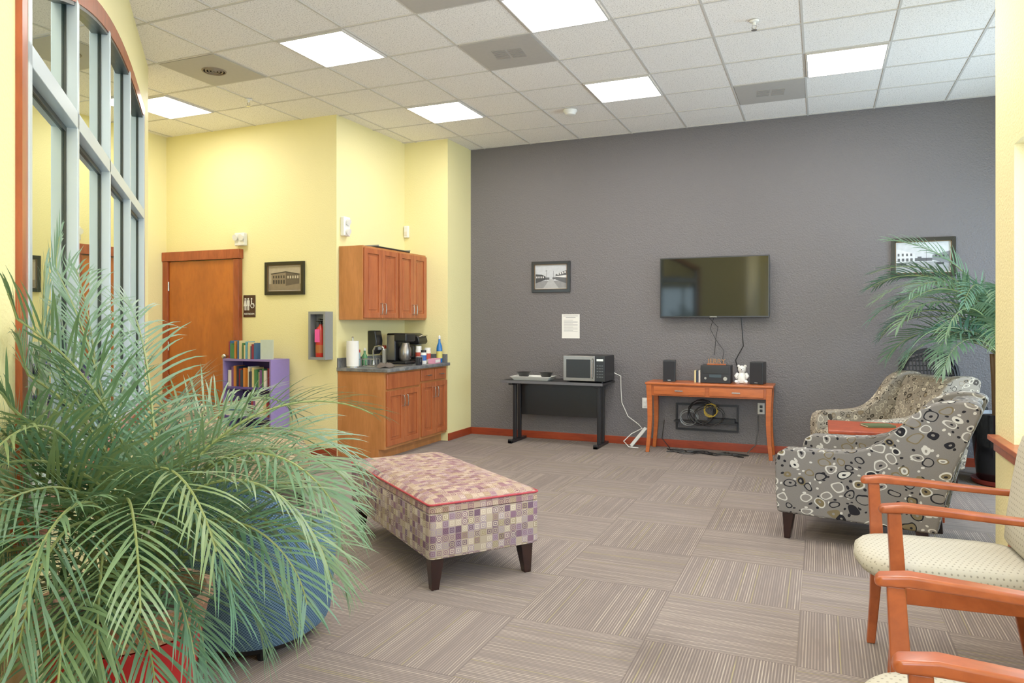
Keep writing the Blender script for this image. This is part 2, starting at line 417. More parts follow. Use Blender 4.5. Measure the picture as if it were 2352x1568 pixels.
struct(G().box(-1.2,-.015,0,4.151,0,.085),'baseboard_diagonal',BASEB,M=R45)
dr=bpy.data.objects.new('door_1',None); COL.objects.link(dr); dr['kind']='structure'
g=G(); g.box(-6.83,6.065,.01,-5.87,6.1,2.055); g.obj('door_panel',DOORW,dr,bevel=.003)
g=G(); g.box(-6.915,6.045,0,-6.835,6.104,2.06); g.box(-5.865,6.045,0,-5.79,6.104,2.06); g.obj('door_frame',TRIM,dr,bevel=.004)
g=G(); g.box(-6.918,6.035,2.062,-5.775,6.104,2.165); g.obj('door_header',TRIM,dr,bevel=.004)
for z in (.3,1.1,1.78):
    g=G(); g.cyl((-6.833,6.055,z-.05),(-6.833,6.055,z+.05),.008,n=8); g.obj('hinge',CHROME,dr)
g=G(); g.cyl((-5.95,6.064,1.),(-5.95,6.02,1.),.012,n=10); g.sph((-5.95,6.005,1.),.03); g.obj('knob',CHROME,dr,smooth=True)
g=G()
x=-.12-.61*11
while x<2.4: g.box(x-.008,-3,H-.005,x+.008,8.02,H-.0005); x+=.61
y=6.15-.61*15
while y<8.02: g.box(-6.92,y-.008,H-.006,2.4,y+.008,H-.0005); y+=.61
struct(g,'trim_3',GRID)
def panel(x,y):
    t=thing('ceiling_light','square flat ceiling light panel glowing white in the tile grid','ceiling light',(x+.305,y+.305,H-.012),group='ceiling light panels')
    g=G(); a=.293
    for (p,q,r,s_) in ((-a,-a,a,-a+.012),(-a,a-.012,a,a),(-a,-a+.012,-a+.012,a-.012),(a-.012,-a+.012,a,a-.012)): g.box(p,q,-.004,r,s_,.01)
    g.obj('light_frame',GRID,t)
    G().box(-a+.012,-a+.012,0,a-.012,a-.012,.008).obj('diffuser',LIGHTM,t)
X=lambda k:-.12+.61*k
for (x,y) in ((X(0),6.15),(X(-3),6.15),(X(-6),6.15),(X(-6),4.32),(X(-3),4.32),(X(-10),4.93),(X(0),4.32),(X(-3),2.49),(X(0),2.49),(X(-1),.05),(X(-1),-2.)):
    panel(x,y)
VENTM=plain('vent_grey','B4AFA8',.6); VENTD=plain('vent_grey_dark','9A948E',.6); VENTK=plain('vent_brown','8A7A66',.7)
def vent(x,y,rnd=False):
    t=thing('ceiling_vent','grey square air diffuser set in the ceiling grid' if not rnd else 'beige square ceiling vent with a round diffuser','ceiling vent',(x+.305,y+.305,H-.009))
    G().box(-.293,-.293,0,.293,.293,.008).obj('vent_plate',VENTM,t)
    g=G()
    if rnd:
        for r in (.1,.075,.05,.025): g.lathe([(r,0),(r-.006,-.008),(r-.014,-.006),(r-.012,0)],24)
    else:
        for i in range(8):
            y0=-.09+i*.024
            for k in range(2): g.box(-.12+k*.13,y0,-.004,-.01+k*.13,y0+.008,0, Matrix.Rotation(.12,4,'Z'))
    g.obj('louver',VENTK if rnd else VENTD,t)
vent(X(-4),4.93); vent(X(-1),6.76); vent(X(-8),4.32,True); vent(X(-4),3.71)
t=thing('smoke_detector','round white smoke detector on the ceiling','smoke detector',(-2.3,6.88,H-.007))
G().lathe([(.07,0),(.07,-.012),(.055,-.03),(.05,-.045),(.03,-.05),(.001,-.05)],24).obj('detector_body',WHT,t,smooth=True)
G().lathe([(.062,-.013),(.062,-.02),(.058,-.024)],24).obj('sensor_ring',BLACK,t)
for (x,y) in ((-5.0,5.35),(-.43,5.35)):
    t=thing('fire_sprinkler','small chrome pendant fire sprinkler on the ceiling','sprinkler',(x,y,H-.006))
    G().lathe([(.035,0),(.03,-.008),(.012,-.012),(.01,-.03)],16).obj('escutcheon',WHT,t,smooth=True)
    g=G(); g.tube([(-.012,0,-.03),(-.016,0,-.045),(0,0,-.06)],.003,6); g.tube([(.012,0,-.03),(.016,0,-.045),(0,0,-.06)],.003,6); g.lathe([(.02,-.062),(.02,-.065)],16); g.obj('deflector',CHROME,t)
# ---------------- kitchen
def arc_handle(p0,p1,out,parent,name='handle'):
    p0=Vector(p0);p1=Vector(p1);o=Vector(out)
    g=G(); g.tube([p0,p0+o,p0+o+(p1-p0)*.12,p0+o*1.15+(p1-p0)*.5,p1+o-(p1-p0)*.12,p1+o,p1],.005,8); return g.obj(name,CHROME,parent,smooth=True)
def shaker(parent,y0,y1,z0,z1,x,name='door',handle=None):
    g=G(); r=.055
    g.box(x,y0,z0,x+.02,y0+r,z1); g.box(x,y1-r,z0,x+.02,y1,z1); g.box(x,y0+r,z0,x+.02,y1-r,z0+r); g.box(x,y0+r,z1-r,x+.02,y1-r,z1)
    g.box(x,y0+r,z0+r,x+.008,y1-r,z1-r)
    if y1-y0>.2: g.box(x,y0+r+.03,z0+r+.03,x+.015,y1-r-.03,z1-r-.03)
    d=g.obj(name,CAB,parent,bevel=.003)
    if handle:
        hy,ha,hb=handle; arc_handle((x+.02,hy,ha),(x+.02,hy,hb),(.028,0,0),d)
    return d
YK=6.12
def base_unit(y0,y1,drawers,lab):
    t=thing('base_cabinet',lab,'cabinet',(-4.26,(y0+y1)/2,0))
    w=(y1-y0)/2; fx=.275
    g=G(); g.box(-.285,-w,.1,fx,w,.872); g.box(-.285,-w,0,fx-.07,w,.1); g.obj('body',CABS,t,bevel=.002)
    if drawers==1:
        g=G(); g.box(fx,-w+.025,.70,fx+.02,w-.015,.855); g.obj('drawer',CAB,t,bevel=.006)
    else:
        for a,b_ in ((-w+.015,-.008),(.008,w-.04)):
            d=G().box(fx,a,.73,fx+.02,b_,.855).obj('drawer',CAB,t,bevel=.006)
            arc_handle((fx+.02,(a+b_)/2-.04,.79),(fx+.02,(a+b_)/2+.04,.79),(.025,0,0),d)
    zt=.68 if drawers==1 else .71
    shaker(t,-w+.025,-.004,.13,zt,fx,handle=(-.035,zt-.17,zt-.06)); shaker(t,.004,w-.02,.13,zt,fx,handle=(.035,zt-.17,zt-.06))
base_unit(YK,6.80,1,'cherry-stained base cabinet with two doors under the sink')
base_unit(6.802,7.415,2,'cherry-stained base cabinet with two drawers and two doors')
def wall_unit(y0,y1,lab):
    t=thing('wall_cabinet',lab,'cabinet',(-4.395,(y0+y1)/2,1.395)); w=(y1-y0)/2; fx=.135
    G().box(-.15,-w,0,fx,w,.755).obj('body',CABS,t,bevel=.002)
    shaker(t,-w+.015,-.003,.02,.735,fx,handle=(-.035,.06,.17)); shaker(t,.003,w-.01,.02,.735,fx,handle=(.035,.06,.17))
wall_unit(YK+.02,6.80,'cherry-stained wall cabinet with two panelled doors above the sink')
wall_unit(6.802,7.415,'cherry-stained wall cabinet with two panelled doors beside the corner')
t=thing('worktop','grey marbled laminate worktop with backsplash over the base cabinets','countertop',(-4.55,YK,.873))
g=G(); g.box(.002,-.02,0,.615,.30,.035); g.box(.002,.62,0,.615,1.295,.035); g.box(.002,.30,0,.12,.62,.035); g.box(.5,.30,0,.615,.62,.035)
g.obj('counter_slab',CTR,t,bevel=.004)
g=G(); g.box(.002,-.01,.035,.02,1.28,.13); g.box(.02,1.27,.035,.58,1.295,.13); g.obj('backsplash',CTR,t,bevel=.002)
t=thing('kitchen_sink','stainless steel drop-in sink in the worktop','sink',(-4.24,6.58,.909))
g=G(); g.loft([[(-.2,-.17,0),(.2,-.17,0),(.2,.17,0),(-.2,.17,0)],[(-.2,-.17,.006),(.2,-.17,.006),(.2,.17,.006),(-.2,.17,.006)],[(-.17,-.14,.006),(.17,-.14,.006),(.17,.14,.006),(-.17,.14,.006)],[(-.15,-.12,-.03),(.15,-.12,-.03),(.15,.12,-.03),(-.15,.12,-.03)]],caps=False)
g.quad([(-.15,-.12,-.03),(.15,-.12,-.03),(.15,.12,-.03),(-.15,.12,-.03)]); g.obj('basin',STEEL,t)
g=G(); g.cyl((-.185,0,.006),(-.185,0,.05),.02,.015); g.tube([(-.185,0,.05),(-.185,0,.16),(-.16,0,.2),(-.1,0,.21),(-.06,0,.19),(-.05,0,.16)],.01,10); g.tube([(-.185,.0,.05),(-.185,.07,.075)],.007,8); g.obj('faucet',CHROME,t,smooth=True)
ZC=.909
t=thing('paper_towel_roll','upright white paper towel roll on the worktop','paper towels',(-4.42,6.2,ZC))
G().lathe([(.02,.012),(.062,.012),(.064,.14),(.062,.27),(.02,.27)],28).obj('paper_roll',PAPER,t,smooth=True)
G().lathe([(.07,0),(.07,.01),(.01,.012),(.008,.3),(.012,.31),(.001,.315)],24).obj('holder',CHROME,t)
t=thing('soap_dispenser','black wall-mounted dispenser above the backsplash','soap dispenser',(-4.547,6.72,1.15))
g=G(); g.prism([(0,-.13),(.07,-.13),(.1,-.09),(.11,.02),(.09,.13),(0,.13)],'y',-.065,.065); g.obj('dispenser_body',BLACK,t,bevel=.012)
G().box(.1,-.03,-.08,.118,.03,-.03).obj('push_bar',GRM,t,bevel=.004)
t=thing('coffee_maker','black and steel drip coffee maker on the worktop','coffee maker',(-4.27,6.90,ZC))
g=G(); g.box(-.13,-.1,0,.12,.1,.035); g.box(-.13,-.1,.035,-.02,.1,.34); g.box(-.13,-.1,.25,.12,.1,.34); g.obj('housing',BLACK,t,bevel=.012)
g=G(); g.lathe([(.055,.04),(.068,.07),(.068,.16),(.05,.21),(.045,.235)],24,(.045,0,0)); g.obj('carafe',STEEL,t,smooth=True)
g=G(); g.tube([(.11,0,.2),(.155,0,.19),(.155,0,.09),(.113,0,.08)],.008,8); g.obj('handle',BLACK,t,smooth=True)
G().box(-.12,-.1015,.05,-.03,-.0995,.32).obj('side_panel',STEEL,t)
t=thing('coffee_machine','black single-cup coffee machine with rounded top','coffee maker',(-4.34,7.27,ZC))
g=G(); g.box(-.14,-.1,0,.13,.1,.04); g.box(-.14,-.1,.04,-.02,.1,.3); g.prism([(-.14,.21),(.12,.21),(.14,.24),(.12,.3),(.04,.335),(-.08,.335),(-.14,.31)],'y',-.1,.1); g.obj('housing',BLACK,t,bevel=.015)
G().lathe([(.04,.2),(.045,.215)],16,(.06,0,0)).obj('spout',GRM,t)
g=G(); g.tube([(.1,-.07,.29),(.15,-.05,.31),(.15,.05,.31),(.1,.07,.29)],.008,8); g.obj('lever',CHROME,t,smooth=True)
def jar(x,y,r,h,m,lidm,lab,band=None):
    t=thing('canister',lab,'container',(x,y,ZC))
    G().lathe([(r*.95,0),(r,.006),(r,h*.8),(r*.9,h*.84)],20).obj('canister_body',m,t,smooth=True)
    G().lathe([(r*.93,h*.84),(r*.93,h),(r*.85,h*1.02)],20).obj('lid',lidm,t,smooth=True)
    if band: G().lathe([(r*1.01,h*.25),(r*1.01,h*.65)],20,caps=False).obj('label_band',band,t,smooth=True)
CREAM=plain('cream_plastic','E4DCCB',.5); REDL=plain('red_label','B8402E',.6); BLUL=plain('blue_label','2E62B0',.5)
jar(-4.06,7.02,.033,.15,WHT,BLACK,'white creamer canister with a black lid',BLUL)
jar(-4.1,7.18,.037,.17,CREAM,WHT,'cream sugar canister with a red label',REDL)
jar(-4.17,7.1,.035,.19,WHT,WHT,'tall white powder canister beside the coffee maker',REDL)
jar(-4.38,7.08,.04,.16,GRM,BLACK,'grey metal coffee canister')
jar(-4.48,6.88,.025,.2,WHT,REDL,'narrow white bottle with a red lid')
jar(-4.49,6.40,.022,.17,plain('clear_plastic','9FB4B8',.15),REDL,'small clear plastic bottle by the faucet')
jar(-4.50,6.34,.02,.14,plain('amber_plastic','9A6A2A',.2),BLACK,'small amber bottle near the paper towels')
for (mx,my,mc) in ((-3.99,6.80,'2E3036'),(-4.05,6.91,'B4B0A8')):
    t=thing('mug','small ceramic mug on the worktop beside the coffee maker','mug',(mx,my,ZC),-40)
    G().lathe([(.03,0),(.036,.01),(.037,.085),(.033,.085),(.031,.015),(.002,.012)],20).obj('mug_body',plain('mug_glaze_%s'%mc,mc,.25),t,smooth=True)
    g=G(); g.tube([(.034,0,.07),(.058,0,.065),(.06,0,.035),(.035,0,.022)],.005,8); g.obj('handle',bpy.data.materials['mug_glaze_%s'%mc],t,smooth=True)
t=thing('dish_rack','small empty wire dish rack beside the sink','dish rack',(-4.33,6.33,ZC))
g=G()
for z in (.006,.08): g.tube([(-.08,-.05,z),(.12,-.05,z),(.12,.05,z),(-.08,.05,z),(-.08,-.05,z)],.003,6)
for i in range(6):
    xx=-.08+i*.04; g.tube([(xx,-.05,.08),(xx,-.05,.006),(xx,.05,.006),(xx,.05,.08)],.002,6)
g.obj('wire_frame',CHROME,t,smooth=True)
t=thing('syrup_bottle','blue syrup bottle with a yellow label and white cap','bottle',(-4.03,7.33,ZC))
BLUB=plain('blue_bottle','1C6CB8',.15)
G().lathe([(.03,0),(.034,.01),(.034,.16),(.03,.19),(.014,.23),(.012,.27)],20).obj('bottle_body',BLUB,t,smooth=True)
G().lathe([(.0345,.05),(.0345,.13)],20,caps=False).obj('label_band',plain('yellow_label','D8CC6A',.6),t,smooth=True)
G().lathe([(.014,.27),(.014,.3),(.006,.31)],12).obj('cap',WHT,t)
t=thing('sweetener_box','small pink and white sweetener box on the worktop','box',(-3.995,7.15,ZC),8)
G().box(-.04,-.09,0,.04,.09,.055).obj('carton',plain('pink_carton','D890A8',.6),t,bevel=.002)
G().box(.0402,-.07,.012,.041,.07,.043).obj('carton_label',PAPER,t)
t=thing('soap_bottle','small green dish soap bottle by the sink','bottle',(-4.48,6.5,ZC))
G().lathe([(.025,0),(.03,.01),(.03,.1),(.012,.13),(.012,.16)],16).obj('bottle_body',plain('green_soap','4E8A5A',.2),t,smooth=True)
G().lathe([(.013,.16),(.013,.175),(.004,.19)],10).obj('cap',WHT,t)
t=thing('dish_cloth','crumpled dark dish cloth beside the sink','cloth',(-4.08,6.27,ZC))
g=G()
g.loft([[((.09*k+.02*math.sin(a*3))*math.cos(a),(.09*k+.015*math.cos(a*4))*math.sin(a),z+.008*math.sin(a*5)) for a in [i*math.tau/20 for i in range(20)]] for k,z in ((1,.009),(.8,.03),(.45,.045),(.1,.04))])
g.obj('cloth',plain('dark_cloth','5A5048',.9),t,smooth=True)
t=thing('emergency_light','white wall-mounted emergency light near the corner','emergency light',(-4.55,6.22,2.36))
G().box(0,-.055,-.1,.05,.055,.1).obj('light_housing',WHT,t,bevel=.01)
for zz in (-.05,.05): G().cyl((.05,0,zz),(.075,0,zz-.01),.03,.034,n=16).obj('lamp_head',WHT,t)
t=thing('motion_sensor','small white motion sensor in the corner','sensor',(-4.51,7.42,2.44),0)
G().box(-.03,-.04,-.07,.03,-.0,.07).obj('sensor_body',WHT,t,bevel=.01)
G().box(-.02,-.044,-.05,.02,-.04,.0).obj('sensor_lens',CREAM,t,bevel=.002)
t=thing('emergency_light','white two-headed emergency light above the door','emergency light',(-5.79,6.105,2.27))
G().box(-.07,-.05,-.07,.07,0,.07).obj('light_housing',WHT,t,bevel=.01)
for xx in (-.04,.04): G().cyl((xx,-.05,.02),(xx,-.075,.015),.028,.034,n=16).obj('lamp_head',WHT,t)
t=thing('serving_tray','flat dark tray lying on top of the wall cabinet','tray',(-4.38,6.75,2.152))
G().box(-.1,-.32,0,.12,.32,.018).obj('tray_base',BLACK,t,bevel=.006)
g=G(); g.box(-.1,-.32,.018,.12,-.31,.03); g.box(-.1,.31,.018,.12,.32,.03); g.obj('tray_rim',GRM,t)
# ---------------- pictures
BLKF=plain('black_frame','17130F',.3); BRNF=plain('frame_gold_lip','5A4424',.35)
def picture(loc,rz,w,h,lab,scheme):
    t=thing('framed_picture',lab,'picture',loc,rz)
    f=.035; a,b_=w/2,h/2; g=G()
    g.prism([(-a,-b_),(a,-b_),(a-f,-b_+f),(-a+f,-b_+f)],'y',-.025,0); g.prism([(-a,b_),(a,b_),(a-f,b_-f),(-a+f,b_-f)],'y',-.025,0)
    g.prism([(-a,-b_),(-a,b_),(-a+f,b_-f),(-a+f,-b_+f)],'y',-.025,0); g.prism([(a,-b_),(a,b_),(a-f,b_-f),(a-f,-b_+f)],'y',-.025,0)
    g.obj('frame',BLKF,t,bevel=.002)
    g=G(); i=f; 
    for p in ((-a+i,-b_+i,a-i,-b_+i+.008),(-a+i,b_-i-.008,a-i,b_-i),(-a+i,-b_+i,-a+i+.008,b_-i),(a-i-.008,-b_+i,a-i,b_-i)): g.box(p[0],-.022,p[1],p[2],-.006,p[3])
    g.obj('frame_lip',BRNF,t)
    G().box(-a+f,-.006,-b_+f,a-f,-.002,b_-f).obj('mat_board',PAPER,t)
    pw,ph=a-f-.012,b_-f-.012
    cols,quads=scheme
    ms=[plain('photo_tone_%s'%c,c,.6,noise=.15) for c in cols]
    g=G()
    for k,(ci,pts) in enumerate(quads):
        g.mi=ci; g.quad([(p[0]*pw,-.0065-k*.00012,p[1]*ph) for p in pts])
    g.recalc=False
    g.obj('print',ms,t)
def R(x0,y0,x1,y1): return [(x0,y0),(x1,y0),(x1,y1),(x0,y1)]
street=(['C8CCD2','8C8C8E','5A5C60','3A3C40','B0B0B2','E8E8E8'],[(0,R(-1,-1,1,1)),(1,R(-1,-1,1,-.35)),(4,[(-.5,-1),(.5,-1),(.08,-.2),(-.08,-.2)]),
 (3,[(-1,-.55),(-.35,-.25),(-.35,.05),(-.6,.2),(-1,.25)]),(2,[(1,-.6),(.3,-.25),(.3,.2),(1,.55)]),(5,[(1,-.1),(.3,-.02),(.3,.05),(1,.12)]),(2,R(-.35,-.25,-.1,-.05)),(3,R(-.3,-.3,-.28,.6)),(3,R(.16,-.3,.175,.5)),(3,R(-.36,.5,-.22,.53)),(2,R(.1,-.22,.3,-.05))]+
 [(5,R(.42+.15*i,.15+.05*i,.5+.15*i,.3+.05*i)) for i in range(4)]+[(5,R(-.95+.14*i,-.1,-.88+.14*i,.05)) for i in range(4)])
build=(['B8AA90','8A7A62','5E5242','D0C4AA','3E362C'],[(0,R(-1,-1,1,1)),(1,R(-1,-1,1,-.45)),(1,[(-.85,-.5),(.05,-.62),(.05,.5),(-.85,.35)]),(2,[(.05,-.62),(.9,-.45),(.9,.3),(.05,.5)]),(4,[(-.88,.33),(.05,.48),(.93,.28),(.93,.34),(.05,.58),(-.88,.42)])]+
 [(4,R(-.75+.16*i,.02,-.66+.16*i,.24)) for i in range(5)]+[(4,R(-.75+.16*i,-.45,-.64+.16*i,-.12)) for i in range(5)]+[(3,R(.16+.15*i,-.02,.24+.15*i,.2)) for i in range(5)])
town=(['D2D6DA','9EA2A4','55585C','303236','E2E4E6','7C8084'],[(0,R(-1,-1,1,1)),(1,R(-1,-1,1,-.3)),(4,[(-1,-.45),(-.3,-.2),(-.3,.25),(-1,.6)]),(5,[(1,-.45),(.35,-.2),(.35,.15),(1,.4)]),(2,R(-.3,-.25,.35,-.05)),(2,R(-1,-.5,-.7,-.35)),(3,R(-.9,-.5,-.62,-.38)),(3,R(.5,-.5,.78,-.36)),(3,R(.12,-.3,.13,.6)),(2,R(-.2,-.05,-.05,.05))]+
 [(2,R(-.95+.16*i,.1,-.88+.16*i,.28)) for i in range(4)]+[(2,R(-.95+.16*i,-.25,-.86+.16*i,-.05)) for i in range(4)]+[(3,R(.45+.14*i,.0,.52+.14*i,.14)) for i in range(4)])
picture((-5.205,6.105,1.835),0,.52,.35,'black-framed sepia photo of a two-storey building on the yellow wall',build)
picture((-2.917,8.02,1.905),0,.48,.365,'black-framed grey photo of an empty street beside the notice',street)
picture((.91,8.02,2.0),0,.55,.38,'black-framed grey photo of a town street behind the palm',town)
SGN=plain('sign_brown','3A1C16',.4)
t=thing('restroom_sign','dark brown restroom sign with white figures by the door','sign',(-5.69,6.105,1.545))
G().box(-.083,-.006,-.12,.083,0,.12).obj('sign_plate',SGN,t,bevel=.003)
text('RESTROOM',.027,WHT,t,(0,-.0065,-.085),(math.pi/2,0,0))
def fig(x,dress,wheel=False):
    g=G(); Y0,Y1=-.0075,-.006
    def disc(cx,cz,r,n=16): g.prism([(cx+r*math.cos(i*math.tau/n),cz+r*math.sin(i*math.tau/n)) for i in range(n)],'y',Y0,Y1)
    disc(x,.078,.010)
    if wheel:
        g.prism([(x-.005,.064),(x+.006,.064),(x+.006,.03),(x+.03,.03),(x+.04,0),(x+.032,-.003),(x+.022,.02),(x-.005,.02)],'y',Y0,Y1)
        g.tube([(x+.012+.024*math.cos(a),-.007,.005+.024*math.sin(a)) for a in [math.radians(q) for q in range(110,400,20)]],.003,6)
    elif dress:
        g.prism([(x-.009,.064),(x+.009,.064),(x+.02,.0),(x-.02,.0)],'y',Y0,Y1); g.box(x-.009,Y0,-.045,x-.002,Y1,0); g.box(x+.002,Y0,-.045,x+.009,Y1,0)
    else:
        g.box(x-.017,Y0,.005,x-.012,Y1,.062); g.box(x+.012,Y0,.005,x+.017,Y1,.062); g.box(x-.012,Y0,.0,x+.012,Y1,.065); g.box(x-.01,Y0,-.045,x-.002,Y1,0); g.box(x+.002,Y0,-.045,x+.01,Y1,0)
    g.obj('pictogram',WHT,t)
fig(-.055,True); fig(-.012,False); fig(.032,False,True)
g=G(); g.box(-.035,-.0075,-.045,-.0325,-.006,.085); g.obj('pictogram_divider',WHT,t)
t=thing('extinguisher_cabinet','grey metal open-front fire extinguisher cabinet on the wall','fire extinguisher cabinet',(-4.70,6.105,.99))
g=G(); g.box(-.105,-.125,0,-.097,0,.49); g.box(.097,-.125,0,.105,0,.49); g.box(-.097,-.125,0,.097,0,.008); g.box(-.097,-.125,.482,.097,0,.49); g.box(-.097,-.008,.008,.097,0,.482)
g.box(-.097,-.125,.008,-.08,-.12,.482); g.box(.08,-.125,.008,.097,-.12,.482); g.box(-.08,-.125,.462,.08,-.12,.482); g.box(-.08,-.125,.008,.08,-.12,.028)
g.obj('cabinet_shell',GRM,t)
t=thing('fire_extinguisher','red fire extinguisher with a pink inspection tag','fire extinguisher',(-4.70,6.042,.999))
G().lathe([(.045,0),(.05,.01),(.05,.27),(.04,.31),(.018,.335),(.016,.35)],24).obj('tank',REDP,t,smooth=True)
g=G(); g.cyl((0,0,.35),(0,0,.375),.018); g.box(-.012,-.06,.375,.012,.02,.385); g.box(-.012,-.065,.395,.012,.015,.405,Matrix.Rotation(-.1,4,'X')); g.obj('valve_lever',BLACK,t)
g=G(); g.tube([(.02,0,.36),(.06,0,.35),(.065,-.01,.25),(.055,-.01,.12)],.008,8); g.obj('hose',BLACK,t,smooth=True)
G().box(-.03,-.056,.17,.03,-.052,.3).obj('inspection_tag',PINK,t)
g=G(); g.lathe([(.0508,.06),(.0508,.14)],24,caps=False); g.obj('label_band',plain('extinguisher_label','B0602A',.5),t,smooth=True)
# ---------------- bookcase + books
BX0,BX1,BH=-5.76,-5.12,.99
t=thing('bookcase','purple low bookcase filled with books beside the door','bookcase',(-5.44,5.93,0))
a=.32;d=.14
G().box(-a,-d,0,-a+.02,d,BH).obj('side_panel',PURP,t,bevel=.002)
G().box(a-.02,-d,0,a,d,BH).obj('side_panel',PURP,t,bevel=.002)
SH=[.06,.38,.68,.97]
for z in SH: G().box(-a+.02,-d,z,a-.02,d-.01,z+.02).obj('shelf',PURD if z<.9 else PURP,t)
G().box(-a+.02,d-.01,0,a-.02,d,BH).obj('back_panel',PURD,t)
PAGES=plain('book_pages','DCD4BE',.9)
bookm=[plain('book_cover_%s'%c,c,.5) for c in ('2F5E8A','A8322A','D8C890','3E7A4A','E8E4DA','7A4A8A','C87A2E','24324A','8A2038','5AA0B0')]
def book(x,y,z,th,dp,ht,m,lie=False,grp='books',rz=0,lab='book standing upright on the bookcase'):
    g=G(); g.mi=0
    g.box(0,0,0,.003,dp,ht); g.box(th-.003,0,0,th,dp,ht); g.box(.003,0,0,th-.003,.003,ht)
    g.mi=1; g.box(.003,.003,.004,th-.003,dp-.004,ht-.004)
    if lie: g.bm.transform(Matrix.Rotation(math.radians(90),4,'Y')@Matrix.Translation((-th,0,0)))
    o=g.obj('book',[m,PAGES])
    o.location=(x,y,z); o.rotation_euler=(0,0,math.radians(rz)); tag(o,lab,'book',grp); return o
r=random.Random(5)
x=BX0+.03
while x<BX1-.24:
    th=r.uniform(.014,.03); book(x,5.82+r.uniform(0,.03),BH+.001,th,.12,r.uniform(.13,.19),r.choice(bookm),grp='books on top of the bookcase',lab='upright paperback in the row on top of the bookcase'); x+=th+.002
book(-5.29,5.84,BH+.001,.022,.02+.11,.2,plain('pale_book_cover','B8C4B0',.5),rz=-70,grp='books on top of the bookcase',lab='large pale hardcover facing out on top of the bookcase')
for si,z in enumerate(SH[:3]):
    x=BX0+.035
    if si!=1:
        while x<BX1-.09:
            th=r.uniform(.018,.04); book(x,5.82+r.uniform(0,.03),z+.0205,th,.14,r.uniform(.15,.22),r.choice(bookm),grp='books on the bookcase shelves',lab='upright book in the row on a bookcase shelf'); x+=th+.002
    else:
        zz=z+.0205
        for i in range(5):
            th=r.uniform(.02,.035); book(x,5.80,zz,th,.17,.24,bookm[(i*3+4)%10],lie=True,grp='books on the bookcase shelves',lab='book lying flat in a stack on the middle shelf'); zz+=th+.0005
        x+=.28
        while x<BX1-.08:
            th=r.uniform(.02,.04); book(x,5.82,z+.0205,th,.14,r.uniform(.15,.22),r.choice(bookm),grp='books on the bookcase shelves',lab='upright book in the row on a bookcase shelf'); x+=th+.002
# ---------------- TV & wall items
t=thing('television','black flat-screen television mounted on the charcoal wall','television',(-1.05,7.93,1.42))
g=G(); g.box(-.565,-.018,0,.565,.02,.648); g.box(-.3,.02,.08,.3,.045,.5); g.obj('tv_housing',BLACK,t,bevel=.004)
G().box(-.553,-.0195,.018,.553,-.0175,.636).obj('screen',SCREEN,t)
g=G(); g.box(-.2,.045,.15,.2,.09,.45); g.obj('wall_bracket',BLKM,t)
text('SAMSUNG',.016,CHROME,t,(0,-.0192,.009),(math.pi/2,0,0))
g=G(); g.tube([(.28,.03,0),(.29,.03,-.12),(.3,.05,-.3),(.22,.06,-.45),(.26,.05,-.62)],.006,6); g.tube([(.0,.03,0),(-.04,.05,-.12),(.02,.06,-.24),(.1,.07,-.35),(.08,.07,-.5),(.12,.07,-.64)],.003,6); g.tube([(-.05,.03,0),(.04,.05,-.1),(.02,.06,-.2),(.0,.07,-.4)],.003,6)
g.obj('cable',BLACK,t,smooth=True)
t=thing('wall_notice','white paper notice with printed lines taped to the charcoal wall','notice',(-2.675,8.02,1.325))
G().box(-.108,-.0015,-.14,.108,0,.14).obj('paper_sheet',PAPER,t)
g=G()
for i,(a,b_,z) in enumerate([(-.09,.09,.118),(-.06,.06,.1)]+[(-.085,.085 if k%3 else .03,.07-k*.013) for k in range(11)]): g.box(a,-.0022,z-.002,b_,-.0016,z+.0015+(.003 if i<2 else 0))
g.obj('printed_lines',PGREY,t)
for (x,z) in ((-1.80,.47),(-.575,.465)):
    t=thing('wall_outlet','white electrical outlet plate on the charcoal wall','outlet',(x,8.02,z))
    G().box(-.035,-.006,-.058,.035,0,.058).obj('cover_plate',WHT,t,bevel=.003)
    g=G(); g.box(-.014,-.02,.008,.014,-.006,.035); g.box(-.014,-.02,-.035,.014,-.006,-.008); g.obj('plug',WHT if x<-1 else BLACK,t,bevel=.003)
t=thing('media_bracket','black metal wall bracket with media box and coiled cables','wall shelf',(-1.13,8.015,.2))
g=G(); g.box(-.33,-.02,0,.33,-.005,.02); g.box(-.33,-.02,.27,.33,-.005,.29); g.box(-.33,-.02,.02,-.31,-.005,.27); g.box(.31,-.02,.02,.33,-.005,.27); g.box(-.33,-.14,.1,.33,-.005,.112); g.box(.02,-.12,.112,.3,-.03,.15)
g.obj('bracket',BLKM,t)
def coil(c,R0,turns,rad,m,nm,parent,sq=1.1):
    g=G(); P=[]
    for i in range(int(turns*16)):
        a=i*math.tau/16; q=R0*(1+.18*math.sin(i*.37)); P.append((c[0]+q*math.cos(a)*sq,c[1]-i*.0007+.01*math.sin(i*.5),c[2]+q*math.sin(a)+.014*math.sin(i*.21)))
    g.tube(P,rad,6); g.obj(nm,m,parent,smooth=True)
coil((.07,-.16,.23),.06,3,.004,plain('yellow_cable','C8A838',.5),'yellow_cable_coil',t)
coil((-.02,-.15,.2),.12,4,.005,BLACK,'black_cable_coil',t)
coil((.06,-.17,.17),.1,3,.004,BLACK,'black_cable_coil',t,1.5)
coil((-.16,-.14,.14),.08,3,.004,GRM,'grey_cable_coil',t)
